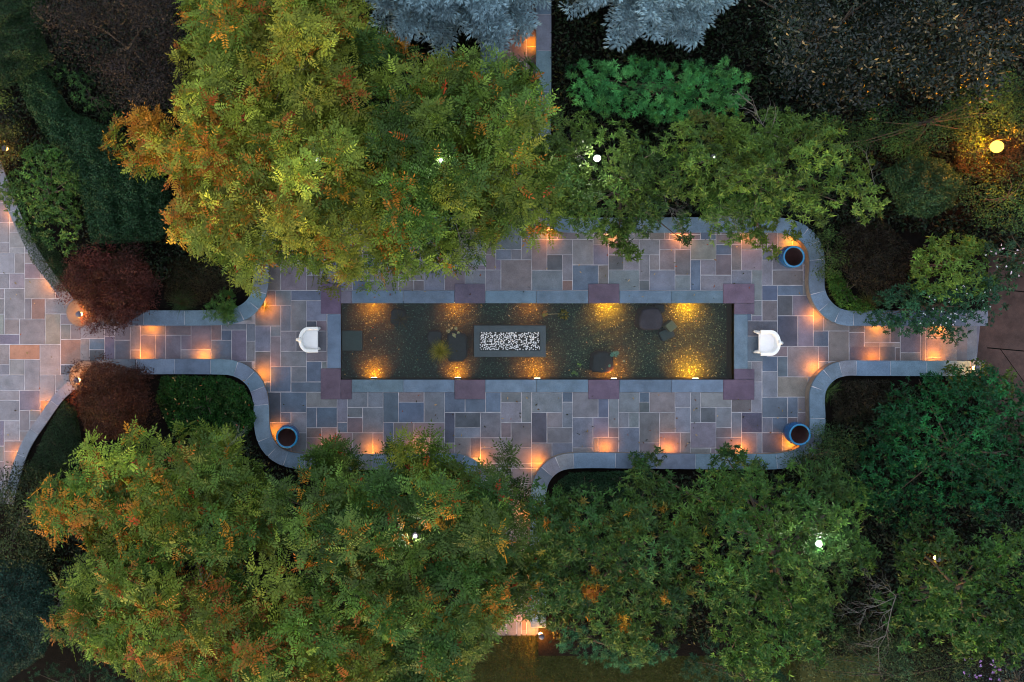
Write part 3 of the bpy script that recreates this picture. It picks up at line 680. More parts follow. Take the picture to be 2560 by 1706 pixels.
for key, px, py, lab, pw in [
    ('NW', 372, 820, 'amber wall light at the lower edge of the upper red maple', .9),
    ('NW', 664, 772, 'amber wall light on the curved wall end with a small grass at its foot', 1.1),
    ('SW', 354, 893, 'amber wall light in the narrow corridor next to the lower red maple', 1.0),
    ('SW', 504, 893, 'amber wall light in the narrow corridor near the bend of the wall', 1.0),
    ('SW', 656, 936, 'amber wall light on the bend between the corridor and the white left chair', 1.1),
    ('SW', 690, 1082, 'amber wall light behind the blue jar that stands by the lower left bend', 1.2),
    ('SW', 824, 1126, 'amber wall light two steps along from the lone blue jar', .9),
    ('SW', 930, 1126, 'amber wall light just beside the overhanging leafy branch', .9),
    ('SW', 1046, 1126, 'amber wall light behind the overhanging leafy branch', .9),
    ('SW', 1204, 1150, 'amber wall light at the corner where the south path leaves, golden tree side', 1.1),
    ('SE', 1350, 1163, 'amber wall light on the rounded corner where the south path leaves', 1.3),
    ('SE', 1518, 1126, 'amber wall light on the straight lower wall, nearest to the rounded path corner', 1.0),
    ('SE', 1678, 1126, 'amber wall light in the middle of the straight lower wall, wide faint glow', .9),
    ('SE', 1862, 1126, 'amber wall light on the straight lower wall, third from the path corner', 1.1),
    ('SE', 1990, 1116, 'amber wall light tucked behind the lower of the two right jars', 1.2),
    ('SE', 2046, 922, 'amber wall light on the curve below the right white chair', 1.2),
    ('SE', 2195, 898, 'amber wall light halfway along the corridor to the steps, lower side', 1.0),
    ('SE', 2350, 898, 'amber wall light beside the top step, lower side', 1.3),
    ('NE', 1380, 566, 'amber wall light on the rounded corner where the north path leaves', 1.4),
    ('NE', 1533, 590, 'amber wall light on the upper wall hidden beneath the overhanging green crown', .7),
    ('NE', 1708, 590, 'amber wall light on the upper wall under the tips of a branch', .9),
    ('NE', 1876, 590, 'amber wall light on the upper wall near the upper blue jar', .9),
    ('NE', 1992, 604, 'amber wall light behind the upper blue jar', 1.4),
    ('NE', 2048, 790, 'amber wall light on the curve above the right white chair', 1.2),
    ('NE', 2206, 820, 'amber wall light halfway along the corridor to the steps, upper side', 1.0),
    ('NE', 2364, 820, 'amber wall light beside the top step, upper side, under the leaves', 1.3),
    ('NE', 1336, 103, 'amber wall light on the north path wall between the two blue spruces', 1.2),
    ('NE', 1334, 268, 'amber wall light on the north path wall, glimpsed through the golden tree', 1.2),
    ('SE', 1318, 1290, 'amber wall light on the south path wall, first from the patio', 1.0),
    ('SE', 1318, 1430, 'amber wall light on the south path wall, second from the patio', 1.0),
    ('SW', 1244, 1400, 'amber wall light on the south path wall, golden tree side', 1.0),
    ('PSW', 118, 1028, 'amber wall light on the narrow plaza wall nearest the lower lantern', .9),
    ('PSW', 42, 1146, 'amber wall light on the narrow plaza wall farthest from the lower lantern', .9),
    ('PNW', 120, 710, 'amber wall light on the narrow plaza wall under the clipped hedge', .8),
    ('PNW', 20, 530, 'amber wall light on the narrow plaza wall under the laurel', .8)]:
    wall_light(key, px, py, lab, pw)

def pool_light(px, py, side, label, power, z=-0.24):
    x, y, _ = P(px, py, 0); y = pt_ + 0.035 if side > 0 else pb
    t = thing('pond_light', label, 'pond light', (x, y - side * 0.03, z), 0 if side > 0 else math.pi, 'amber underwater lights along the pond')
    bm = bmesh.new(); add_box(bm, (-.10, -.008, -.03), (.10, .028, .03), bevel=.006); obj_bm('housing', bm, M['bronze'], t, local=True)
    bm = bmesh.new(); add_box(bm, (-.085, -.013, -.02), (.085, -.0085, .02)); obj_bm('lens', bm, M['pool_lens'], t, local=True)
    area_light(t, (0, -.03, -.0), (0, -0.42, -1), .16, .03, 5.0 * power * POWER, (1.0, .22, .002) if power > 5 else (1.0, .16, .002), 124)
for px, side, lab, pw, z in [(930, 1, 'pond light on the upper side nearest the narrow dark end', 4.2, -.22), (1142, 1, 'pond light on the upper side behind the lily pads', 3.2, -.22), (1333, 1, 'dim pond light on the upper side above the pebble tray corner', 1.6, -.22),
                             (1530, 1, 'bright yellow pond light on the upper side beside the dark boulder', 6.5, -.24), (1732, 1, 'bright yellow pond light on the upper side past the tan block', 6.5, -.24),
                             (934, -1, 'pond light on the lower side nearest the narrow dark end', 4.6, -.36), (1146, -1, 'pond light on the lower side beside the yellow grass', 3.4, -.36), (1345, -1, 'pond light on the lower side below the pebble tray', 4.2, -.15),
                             (1537, -1, 'pond light on the lower side beside the water plants', 3.6, -.13), (1742, -1, 'bright yellow pond light on the lower side near the plum corner stone', 6.5, -.14)]:
    pool_light(px, 0, side, lab, pw, z)

def lamp_post(px, py, z, r, label, power, lens='white_lens', col=(1.0, .9, .95), base=None):
    x, y, _ = P(px, py, z); t = thing('lamp_post', label, 'lamp post', (x, y, 0.25), 0, 'tall lamp posts among the trees'); h = z - 0.25
    bm = bmesh.new(); add_tube(bm, [(0, 0, 0), (0, 0, .25), (0, 0, .26), (0, 0, h - r - .06)], [.07, .065, .038, .030], 12); obj_bm('pole', bm, M['iron'], t, local=True, smooth=True)
    bm = bmesh.new(); rg = add_lathe(bm, [(.03, h - r - .06), (.075, h - r - .03), (.08, h - r), (.04, h - r + .015)], (0, 0, 0), 20); bm.faces.new(rg[-1]); obj_bm('collar', bm, M['iron'], t, local=True)
    bm = bmesh.new(); bmesh.ops.create_uvsphere(bm, u_segments=20, v_segments=12, radius=r); bmesh.ops.translate(bm, vec=(0, 0, h), verts=bm.verts); obj_bm('globe', bm, M[lens], t, local=True, smooth=True)
    for k in range(3): point_light(t, ((r + .03) * math.cos(2.1 * k), (r + .03) * math.sin(2.1 * k), h + r * .3), .03, power / 3 * POWER, col)
    return t
lamp_post(1493, 396, 4.75, .075, 'lamp post with a bright white globe above the dark green crown by the north path', 3)
lamp_post(2047, 1359, 5.35, .075, 'lamp post with a bright white globe above the lower green crowns', 2.6)
lamp_post(793, 400, 5.2, .024, 'lamp post whose small white globe peeks out of the golden crown', .5)
lamp_post(1103, 401, 5.2, .032, 'lamp post whose white globe shows in the olive crown left of the north path', .6)
lamp_post(1785, 393, 4.7, .015, 'lamp post with a barely visible white globe near bare grey twigs', .3)
lamp_post(1038, 1341, 5.2, .03, 'lamp post whose small white globe peeks out of the lower feathery tree', .6)
lamp_post(2492, 367, 2.3, .17, 'lamp post with a large glaring orange globe at the edge of the garden', 330, 'sodium_lens', (1.0, .28, .004))

def lantern(px, py, z0, label, power, h=.42):
    x, y, _ = P(px, py, z0 + h * .8); t = thing('path_lantern', label, 'lantern', (x, y, z0), 0, 'small path lanterns with metal lids')
    bm = bmesh.new(); add_tube(bm, [(0, 0, 0), (0, 0, h * .55)], .022, 10); obj_bm('stem', bm, M['iron'], t, local=True)
    bm = bmesh.new(); add_lathe(bm, [(.05, h * .55), (.055, h * .6), (.055, h * .86)], (0, 0, 0), 20, close=True); obj_bm('lens', bm, M['warm_lens'], t, local=True)
    bm = bmesh.new(); rg = add_lathe(bm, [(.075, h * .87), (.088, h * .9), (.08, h * .96), (.03, h)], (0, 0, 0), 24, close=True); bm.faces.new(rg[-1]); obj_bm('lid', bm, M['cap_metal'], t, local=True, smooth=False)
    for k in range(3):
        a = 2.1 * k + .4; point_light(t, (.09 * math.cos(a), .09 * math.sin(a), h * .80), .02, power / 3 * POWER, AMBER)
lantern(193, 951, .50, 'path lantern on the round pier by the lower red maple', 30, .55)
lantern(198, 786, .50, 'path lantern under the edge of the upper red maple', 22, .5)
lantern(1353, 1590, .02, 'path lantern at the foot of the south path by the lawn', 60, .6)
lantern(2343, 1397, .30, 'path lantern glowing faintly deep between the lower right crowns', 3)
lantern(2440, 921, .46, 'path lantern in the shrub over the wall end by the steps', 5)
lantern(12, 372, .30, 'path lantern at the plaza edge above the laurel', 8)

# ------------------------------------------------------------------ white tub chairs
def chair(cx, cy, rz, label):
    x, y, _ = P(cx, cy, 0.5); t = thing('tub_chair', label, 'chair', (x, y, 0.012), rz, 'white moulded chairs at the two ends of the pond')
    # plan: D shape, open towards +x
    def plan(a, b_, xf, n=22):
        pts = [(xf, b_)]
        for i in range(n + 1):
            th = math.pi / 2 + math.pi * i / n; pts.append((-0.03 + a * math.cos(th), b_ * math.sin(th)))
        pts.append((xf, -b_)); return pts
    prof = [(.19, .27, .17, .10), (.22, .305, .20, .30), (.245, .335, .22, .48), (.285, .37, .245, .60), (.295, .378, .25, .63), (.285, .37, .245, .645), (.215, .30, .245, .645), (.195, .278, .24, .62), (.185, .268, .235, .42)]
    bm = bmesh.new(); rows = []
    for (a, b_, xf, z) in prof:
        rows.append([bm.verts.new((p[0], p[1], z - (0.05 * max(0, p[0]) / .25 if z > .55 else 0))) for p in plan(a, b_, xf)])
    for r_, s_ in zip(rows, rows[1:]):
        for k in range(len(r_) - 1): bm.faces.new((r_[k], r_[k + 1], s_[k + 1], s_[k]))
    for e in (0, -1):    # arm ends
        bm.faces.new([r_[e] for r_ in rows] if e else [r_[e] for r_ in rows][::-1])
    obj_bm('tub', bm, M['plaster'], t, local=True, smooth=False)
    bm = bmesh.new(); pts = plan(.215, .30, .225); add_prism(bm, pts, .33, .42)
    bmesh.ops.bevel(bm, geom=[e for e in bm.edges if all(v.co.z > .41 for v in e.verts)], offset=.025, segments=3, affect='EDGES'); obj_bm('seat', bm, M['plaster'], t, local=True, smooth=False)
    def foot(px_, py_, dx, dy, s_=1.0):
        bm = bmesh.new(); ps = []
        for (u, z) in ((0, .36), (.03, .24), (.05, .13), (.085, .05), (.12, .03)): ps.append((px_ + dx * u * s_, py_ + dy * u * s_, z))
        add_tube(bm, ps, [.06, .055, .045, .04, .03], 12); obj_bm('leg', bm, M['plaster'], t, local=True, smooth=True)
    foot(.17, .27, .8, .5); foot(.17, -.27, .8, -.5); foot(-.15, .15, -.8, .55); foot(-.15, -.15, -.8, -.55)
    bm = bmesh.new(); add_tube(bm, [(-.24, 0, .635), (-.30, 0, .63), (-.36, 0, .59), (-.385, 0, .53)], [.085, .065, .055, .03], 14); obj_bm('crest_scroll', bm, M['plaster'], t, local=True, smooth=True)
    return t
chair(775, 849, 0.0, 'white tub chair at the dark end of the pond with its back to the corridor')
chair(1920, 857, math.pi, 'white tub chair at the steps end of the pond')

# ------------------------------------------------------------------ blue jars
def jar(px, py, label, h=.72):
    x, y, _ = P(px, py, h); t = thing('glazed_jar', label, 'jar', (x, y, 0.012), random.uniform(0, 6), 'empty blue glazed jars')
    bm = bmesh.new(); add_lathe(bm, [(.20, 0), (.235, .05), (.30, .22), (.335, .42), (.335, .56), (.315, h - .05), (.308, h - .02)], (0, 0, 0), 48, close=True); obj_bm('jar_body', bm, M['blue_glaze'], t, local=True, smooth=True)
    bm = bmesh.new(); add_lathe(bm, [(.308, h - .03), (.318, h - .018), (.318, h - .004), (.305, h), (.275, h), (.264, h - .008), (.262, h - .03)], (0, 0, 0), 48); obj_bm('rim', bm, M['rim_glaze'], t, local=True, smooth=True)
    bm = bmesh.new(); rg = add_lathe(bm, [(.262, h - .03), (.29, .5), (.29, .38), (.25, .2), (.18, .06), (.001, .055)], (0, 0, 0), 48); obj_bm('inside', bm, M['clay'], t, local=True, smooth=True)
jar(717, 1094, 'blue jar by the lower left wall bend, lit from behind')
jar(1985, 642, 'blue jar by the upper right wall bend')
jar(2000, 1087, 'deep blue jar by the lower right wall bend, close under the wall')

# ------------------------------------------------------------------ things in the pond
def block(name, label, cat, px, py, wx, wy, z0, z1, mat, rot=0.0, bev=.015, group=None):
    x, y, _ = P(px, py, z1); t = tag(bpy.data.objects.new(name, None), label, cat, group) if False else None
    bm = bmesh.new(); add_box(bm, (-wx / 2, -wy / 2, 0), (wx / 2, wy / 2, z1 - z0), bevel=bev)
    o = obj_bm(name, bm, mat); o.location = (x, y, z0); o.rotation_euler[2] = rot; return tag(o, label, cat, group)
def rock(px, py, wx, wy, z0, hgt, label, seed, name='boulder', flat=.8, mat='rock'):
    x, y, _ = P(px, py, z0 + hgt); bm = bmesh.new(); bmesh.ops.create_icosphere(bm, subdivisions=4, radius=1.0)
    rs = random.Random(seed); ph = [rs.uniform(0, 6) for _ in range(9)]
    for v in bm.verts:
        c = v.co.copy(); k = 1 + .06 * math.sin(3 * c.x + ph[0]) + .06 * math.sin(3.3 * c.y + ph[1]) + .03 * math.sin(7 * c.x + 5 * c.y + ph[2]) + .02 * math.sin(11 * c.y - 6 * c.z + ph[3])
        sx = math.copysign(abs(c.x) ** .62, c.x); sy = math.copysign(abs(c.y) ** .62, c.y); sz = math.copysign(abs(c.z) ** .5, c.z)
        v.co = Vector((sx * k * wx / 2 * .85, sy * k * wy / 2 * .85, (min(sz, flat) / flat * .5 + .5) * hgt))
    o = obj_bm(name, bm, M[mat], smooth=True); o.location = (x, y, z0); return tag(o, label, 'rock', 'dark rocks in the pond')
rock(1628, 798, .92, .80, ZF, .66, 'large flat topped dark rock beside the tan block', 3)
rock(1144, 868, .74, 1.05, ZF, .60, 'tall dark rock next to the pebble island', 5)
rock(1086, 846, .56, .50, ZF, .52, 'smaller dark rock behind the yellow grass', 8)
rock(1508, 907, .88, .70, ZF, .50, 'dark rock among the water plants, lit orange at its lower edge', 13)
rock(1648, 772, .46, .30, ZF, .30, 'small rock shape standing in for the shadow of the large dark rock, upper pond side', 21)  # added dark shape standing in for the large rock's shadow, not a separate rock
rock(996, 792, .60, .55, ZF, .38, 'low dark rock carrying the brown plant tuft', 34)
block('stone_block', 'tan square block lying askew beside the large dark rock', 'stone block', 1679, 816, .27, .26, ZF + .06, -.12, M['tanblock'], R(40))
block('stone_block', 'dark square slab standing in the dark end of the pond', 'stone block', 880, 852, .62, .60, ZF, -.22, M['slate'], 0)
block('stone_block', 'thin dark slab leaning below the tan block', 'stone block', 1668, 836, .42, .30, ZF, -.44, M['slate'], R(25))
# island with a tray of white pebbles
x, y, _ = P(1275, 853.5, 0.0); isl = thing('pebble_island', 'dark slate block island holding a tray of white pebbles', 'pond island', (x, y, ZF))
bm = bmesh.new(); zt_ = 0.0 - ZF; wx, wy, ix, iy = 2.15, .94, 1.82, .56
for lo, hi in (((-wx / 2, -wy / 2, 0), (wx / 2, -iy / 2, zt_)), ((-wx / 2, iy / 2, 0), (wx / 2, wy / 2, zt_)), ((-wx / 2, -iy / 2, 0), (-ix / 2, iy / 2, zt_)), ((ix / 2, -iy / 2, 0), (wx / 2, iy / 2, zt_))): add_box(bm, lo, hi)
obj_bm('slate_rim', bm, M['slate'], isl, local=True)
bm = bmesh.new(); add_box(bm, (-ix / 2 + .001, -iy / 2 + .001, .01), (ix / 2 - .001, iy / 2 - .001, zt_ - .07)); obj_bm('tray', bm, M['poolwall'], isl, local=True)
bm = bmesh.new(); tint = []
pp = poisson([(-ix / 2 + .02, -iy / 2 + .02), (ix / 2 - .02, -iy / 2 + .02), (ix / 2 - .02, iy / 2 - .02), (-ix / 2 + .02, iy / 2 - .02)], .044)
for p in pp:
    if random.random() < (.14 if abs(p[0] + .3) < .5 else .22): continue
    g0 = len(bm.faces); m = Matrix.Translation((x + p[0], y + p[1], ZF + zt_ - .045)) @ Matrix.Rotation(random.uniform(0, 3), 4, 'Z') @ Matrix.Rotation(random.uniform(-.5, .5), 4, 'X') @ Matrix.Diagonal((random.uniform(.02, .036), random.uniform(.018, .028), random.uniform(.012, .02), 1))
    bmesh.ops.create_icosphere(bm, subdivisions=1, radius=1.0, matrix=m)
    k = random.choice((.9, .9, .92, .75, .9)); tint += [(k, k * .97, k * .98)] * (len(bm.faces) - g0)
tag(obj_bm('white_pebbles', bm, M['pebble'], tint=tint), kind='stuff')

def tuft(name, label, cat, px, py, z, n, ln, wd, pal, group=None, rise=(.2, 1.4), part='blades', mat='leaf', spread=.05):
    b = P(px, py, z); t = thing(name, label, cat, b, 0, group); f = Fol()
    a = RNG.uniform(0, 6.283, n); up = RNG.uniform(rise[0], rise[1], n); d = unit(np.stack([np.cos(a), np.sin(a), up], 1))
    st = np.array(b) + np.stack([np.cos(a), np.sin(a), a * 0], 1) * RNG.uniform(0, spread, (n, 1)); l_ = ln * RNG.uniform(.6, 1.2, n); col = mixcols(pal, n, .25)
    p = st
    for s_ in range(4):
        w_ = wd * (1 - .2 * s_); nn = np.cross(d, np.stack([-np.sin(a), np.cos(a), a * 0], 1))
        f.leaves(p, d, -nn, l_ / 4 * 1.25, w_, col, .15, .5); p = p + d * (l_ / 4)[:, None]; d = unit(d + np.array([0, 0, -.42]))
    f.build(part, M[mat], t); return t
tuft('grass_tuft', 'yellow green grass tuft growing in the pond beside the dark rocks', 'grass tuft', 1100, 878, -.10, 420, .36, .008, [(.20, .19, .02), (.15, .17, .03), (.26, .20, .04)], 'grassy tufts')
tuft('water_plant', 'brown strappy plant tuft standing in the pond', 'water plant', 1000, 798, -.30, 60, .34, .016, [(.06, .045, .015), (.11, .07, .03)], rise=(.3, 1.5))
def pads(name, label, px, py, offs_, z, pal, rr=(.028, .05), stalks=True):
    b = P(px, py, z); t = thing(name, label, 'water plant', b, 0, 'floating pond plants')
    for (dx, dy, s_) in offs_:
        bm = bmesh.new(); r_ = random.uniform(*rr) * s_; a0 = random.uniform(0, 6.28); c = Vector((dx * S, -dy * S, random.uniform(0, .012)))
        vs = [bm.verts.new(c + Vector((r_ * math.cos(a0 + q), r_ * math.sin(a0 + q), .004 * math.sin(3 * q)))) for q in [0.25 + 5.8 * i / 13 for i in range(14)]] + [bm.verts.new(c)]
        bm.faces.new(vs); obj_bm('pad', bm, M['leaf'], t, local=True, tint=np.array(random.choice(pal)) * random.uniform(.75, 1.2))
    if stalks:
        bm = bmesh.new()
        for (dx, dy, s_) in offs_[::2]: add_tube(bm, [(dx * S, -dy * S, -.01), (dx * S * .6, -dy * S * .6, -.12), (dx * .3 * S, -dy * .3 * S, -.3)], .004, 5)
        obj_bm('stalk', bm, M['leaf'], t, local=True, tint=(.05, .06, .02))
pads('water_lily', 'cluster of small pale water lily pads beside the pebble island', 1130, 824, [(-8, -10, 1), (10, -3, 1.1), (12, 1, .8), (-12, 4, .9), (-7, 3, .9), (-8, 8, .7), (5, 14, 1), (9, 13, .8), (16, 8, 1), (0, -4, .6), (2, 10, .5), (8, 19, .6)], -.08, [(.24, .25, .13), (.20, .22, .12), (.26, .16, .10)])
pads('water_lily', 'two teal green lily leaves on the rock among the water plants', 1538, 885, [(-8, 2, 1.4), (-2, -3, 1.2), (5, -2, 1.6), (2, 4, 1.0), (22, 18, .9), (-14, 30, .9)], -.08, [(.07, .17, .13), (.10, .20, .14)], (.035, .055))
pads('water_lily', 'small lime green water leaves near the lower pond side', 1445, 922, [(0, -12, 1), (6, -10, .9), (-8, 10, 1.2), (-14, 12, 1), (-4, 13, 1.1), (-11, 7, .8), (4, -6, .7)], -.08, [(.11, .20, .05), (.07, .13, .05)], (.03, .05))
f = Fol(); b = P(1408, 786, -.06); t = thing('water_plant', 'broad leaved brown green plant with one long pale stalk', 'water plant', b)
a = RNG.uniform(0, 6.28, 40); d = np.stack([np.cos(a), np.sin(a), RNG.uniform(-.05, .9, 40)], 1)
f.leaves(np.array(b) + d * RNG.uniform(.02, .10, (40, 1)), d, np.tile([0, 0, 1.0], (40, 1)) + rnd(40) * .3, RNG.uniform(.07, .15, 40), .05, mixcols([(.09, .08, .02), (.05, .06, .02), (.14, .12, .03)], 40)); f.build('leaves', M['waxy'], t)
bm = bmesh.new(); q = P(1366, 786, -.06); add_tube(bm, [b, (b[0] - .2, b[1] + .01, -.03), q], .006, 6); obj_bm('stalk', bm, M['leaf'], t, tint=(.45, .40, .24))
pads('water_lily', 'single ruddy lily leaf at the end of the pale stalk', 1363, 784, [(0, 0, 1.6), (-3, 4, 1.2), (4, 2, 1.0)], -.05, [(.25, .12, .04), (.14, .13, .03)], (.04, .06), False)

# fallen leaves scattered over the paving and the water
f = Fol(); n = 300; px = RNG.uniform(690, 2060, n); py = np.where(RNG.uniform(size=n) < .45, RNG.uniform(600, 750, n), RNG.uniform(985, 1125, n)); k = RNG.uniform(size=n) < .22
px = np.where(k, RNG.uniform(860, 1830, n), px); py = np.where(k, RNG.uniform(762, 945, n), py)
zz = np.where(k, -.075, .055); px[:55] = RNG.uniform(400, 630, 55); py[:55] = RNG.uniform(945, 1085, 55); zz[:55] = .74; px[55:80] = RNG.uniform(0, 200, 25); py[55:80] = RNG.uniform(640, 1100, 25)
pos = np.array([P(a, b_, q) for a, b_, q in zip(px, py, zz)])
f.leaves(pos, rnd(n) * [1, 1, .1], np.tile([0, 0, 1.0], (n, 1)) + rnd(n) * .2, RNG.uniform(.05, .11, n), RNG.uniform(.02, .05, n), mixcols([(.10, .08, .02), (.30, .22, .08), (.03, .035, .02), (.45, .32, .16), (.02, .025, .02), (.30, .07, .02)], n)); 
o = f.build('fallen_leaves', M['leaf'], None); tag(o, kind='stuff')

# ------------------------------------------------------------------ planting
ORANGE = [(0.3096, 0.1238, 0.0093), (0.3560, 0.1548, 0.0116), (0.2786, 0.0774, 0.0093), (0.3251, 0.1858, 0.0155), (0.2322, 0.1316, 0.0155)]
GOLD = [(0.1495, 0.1801, 0.0175), (0.1158, 0.1681, 0.0206), (0.1784, 0.1982, 0.0223), (0.0965, 0.1501, 0.0191), (0.2026, 0.2041, 0.0238)]
OLIVE = [(0.0779, 0.1304, 0.0158), (0.1010, 0.1474, 0.0172), (0.0569, 0.1133, 0.0158), (0.1239, 0.1587, 0.0187), (0.0459, 0.0964, 0.0158)]
GREEN = [(0.0336, 0.0795, 0.0135), (0.0487, 0.0981, 0.0153), (0.0636, 0.1076, 0.0159), (0.0262, 0.0655, 0.0135), (0.0711, 0.1076, 0.0184)]
DEEP = [(0.0240, 0.0702, 0.0176), (0.0360, 0.0918, 0.0208), (0.0480, 0.1026, 0.0240), (0.0200, 0.0594, 0.0192), (0.0600, 0.1080, 0.0280)]
TEAL = [(.014, .050, .026), (.020, .062, .030), (.028, .072, .032), (.012, .040, .024)]
TG = 'broad trees around the pond garden'

def merged(*cs):
    f = Fol(); ct = []
    for a, b in cs: f.v += a.v; f.c += a.c; ct.append(b)
    return f, np.concatenate(ct)

# feathery (compound leaved) trees
f, c = merged(
    crown([(455, 10), (435, 70), (450, 150), (445, 250), (450, 330), (430, 420), (445, 520), (455, 630), (560, 655), (640, 680), (720, 665), (840, 705), (900, 660), (950, 520), (930, 250), (900, 60), (850, -40), (470, -60)], 3.3, 4.7, GOLD, autumn=[.15, (500, 400, 150, .45), (560, 430, 200, .36), (560, 80, 160, .30), (470, 560, 130, .34), (720, 520, 170, .28), (820, 60, 90, .3)], acols=ORANGE, seed=3, gap=.55),
    crown([(430, 240), (335, 225), (305, 290), (320, 390), (400, 425), (450, 430), (470, 300)], 2.6, 3.9, GOLD, autumn=[.3, (365, 320, 130, .62)], acols=ORANGE, seed=4, gap=.55, edge=1.0))
plant('feathery_tree', 'golden olive tree with orange patches, the most yellow crown, left of the upper pond side', 'tree', TG, (650, 330), f, 'leaf', c, 26, .13, bare=[(690, 250, 4.6, 60, .9, .012, 2), (600, 610, 3.2, 200, .9, .012, 1)])
f, c = crown([(930, 70), (960, 150), (1060, 120), (1200, 120), (1300, 130), (1370, 200), (1420, 270), (1450, 340), (1430, 430), (1370, 515), (1285, 620), (1220, 680), (1080, 650), (980, 670), (910, 640), (890, 400), (890, 120)], 3.2, 4.6, OLIVE, autumn=[.08, (930, 560, 170, .25), (1000, 100, 80, .18)], acols=ORANGE, seed=9, gap=.56)
plant('feathery_tree', 'olive green feathery tree with scattered red tufts, overhanging the middle of the upper pond side', 'tree', TG, (1130, 390), f, 'leaf', c, 24, .12, bare=[(1140, 560, 4.6, 300, .9, .012, 3), (1040, 150, 3.2, 250, .8, .010, 2)])
f, c = merged(
    crown([(140, 1190), (200, 1130), (310, 1080), (340, 1050), (390, 1060), (440, 1090), (520, 1060), (555, 1080), (600, 1150), (680, 1190), (720, 1310), (640, 1410), (480, 1430), (300, 1410), (200, 1390), (125, 1330), (105, 1250)], 3.0, 4.3, OLIVE, autumn=[.16, (170, 1300, 130, .60), (330, 1250, 130, .46), (230, 1180, 110, .4)], acols=ORANGE, seed=15, gap=.55),
    crown([(520, 1060), (545, 1060), (575, 1130), (500, 1140)], 2.9, 4.0, OLIVE, seed=8, gap=.4, edge=.5, rad=.3))
plant('feathery_tree', 'feathery tree with an amber edge, reaching up over the lower red maple', 'tree', TG, (400, 1240), f, 'leaf', c, 20, .12, bare=[(365, 1190, 4.6, 270, .8, .012, 2), (560, 1130, 4.3, 60, .6, .01, 2)])
f, c = crown([(140, 1440), (280, 1400), (500, 1420), (700, 1400), (860, 1440), (980, 1510), (1000, 1600), (940, 1720), (850, 1800), (400, 1800), (330, 1690), (200, 1620), (145, 1560)], 3.0, 4.4, OLIVE, autumn=[.21, (480, 1620, 220, .42), (720, 1480, 170, .32), (560, 1500, 150, .25), (800, 1640, 120, .3)], acols=[(.25, .10, .012), (.26, .07, .013), (.21, .09, .016), (.27, .13, .016)], seed=21, gap=.56)
plant('feathery_tree', 'feathery tree speckled with rust orange, at the lower left', 'tree', TG, (560, 1590), f, 'leaf', c, 22, .12, bare=[(490, 1540, 4.5, 80, .9, .012, 2), (820, 1590, 4.2, 210, .9, .012, 2), (200, 1470, 3.0, 220, .6, .01, 2)])
f, c = merged(
    crown([(640, 1215), (740, 1200), (800, 1160), (850, 1200), (960, 1205), (1100, 1190), (1200, 1215), (1270, 1290), (1310, 1400), (1280, 1500), (1225, 1570), (1190, 1660), (1100, 1780), (960, 1800), (950, 1600), (860, 1460), (720, 1390), (690, 1290)], 3.1, 4.5, GREEN, autumn=[.09, (1115, 1290, 26, .85), (1020, 1450, 120, .22), (860, 1420, 120, .3)], acols=ORANGE, seed=31, gap=.56),
    crown([(965, 1120), (1000, 1085), (1060, 1100), (1100, 1140), (1100, 1200), (990, 1200)], 1.8, 2.5, OLIVE, seed=33, gap=.5, edge=.6, rad=.36, tips=8, inset=0.0, under=.4),
    crown([(800, 1125), (830, 1120), (850, 1180), (790, 1190)], 2.1, 2.8, GREEN, seed=34, gap=.35, edge=.6, rad=.25, tips=14),
    crown([(1200, 1215), (1300, 1225), (1335, 1300), (1345, 1420), (1330, 1520), (1230, 1520), (1200, 1400)], 2.8, 3.9, GREEN, seed=36, gap=.62, edge=.7, tips=10, under=.3, inset=0.0),
    crown([(1245, 1140), (1270, 1130), (1290, 1190), (1250, 1230)], 2.3, 2.7, GREEN, seed=35, gap=.45, edge=.6, rad=.25, tips=5, under=0))
plant('feathery_tree', 'green feathery tree with a loose branch hanging over the lower wall', 'tree', TG, (1010, 1430), f, 'leaf', c, 24, .13, bare=[(1010, 1340, 4.9, 10, .8, .01, 2), (1090, 1560, 4.3, 60, .8, .012, 2)])

# whorled leaf trees
WK = dict(nleaf=13, ll=.14, lw=.036)
f, c = merged(
    crown([(1370, 330), (1430, 300), (1520, 330), (1620, 345), (1730, 350), (1760, 520), (1650, 555), (1560, 595), (1470, 590), (1395, 560), (1350, 500), (1350, 400)], 2.8, 4.3, [(0.0544, 0.1039, 0.0165), (0.0398, 0.0871, 0.0152), (0.0689, 0.1237, 0.0193), (0.0290, 0.0693, 0.0152)], 'whorl', seed=41, gap=.47, rad=.44, tips=22, **WK),
    crown([(1520, 560), (1590, 560), (1580, 640), (1550, 640)], 2.2, 2.7, GREEN, 'whorl', seed=42, gap=.32, edge=.5, rad=.22, tips=14, **WK),
    crown([(1660, 560), (1720, 550), (1740, 610), (1690, 615)], 2.0, 2.5, DEEP, 'whorl', seed=43, gap=.32, edge=.5, rad=.22, tips=12, **WK))
plant('whorled_leaf_tree', 'dense mid green tree overhanging the upper wall beside the bright lamp globe', 'tree', TG, (1560, 440), f, 'leaf', c, 18, .10, bare=[(1660, 480, 3.6, 280, .8, .010, 3), (1600, 530, 3.2, 280, .7, .010, 2), (1490, 420, 4.3, 140, .7, .01, 2)])
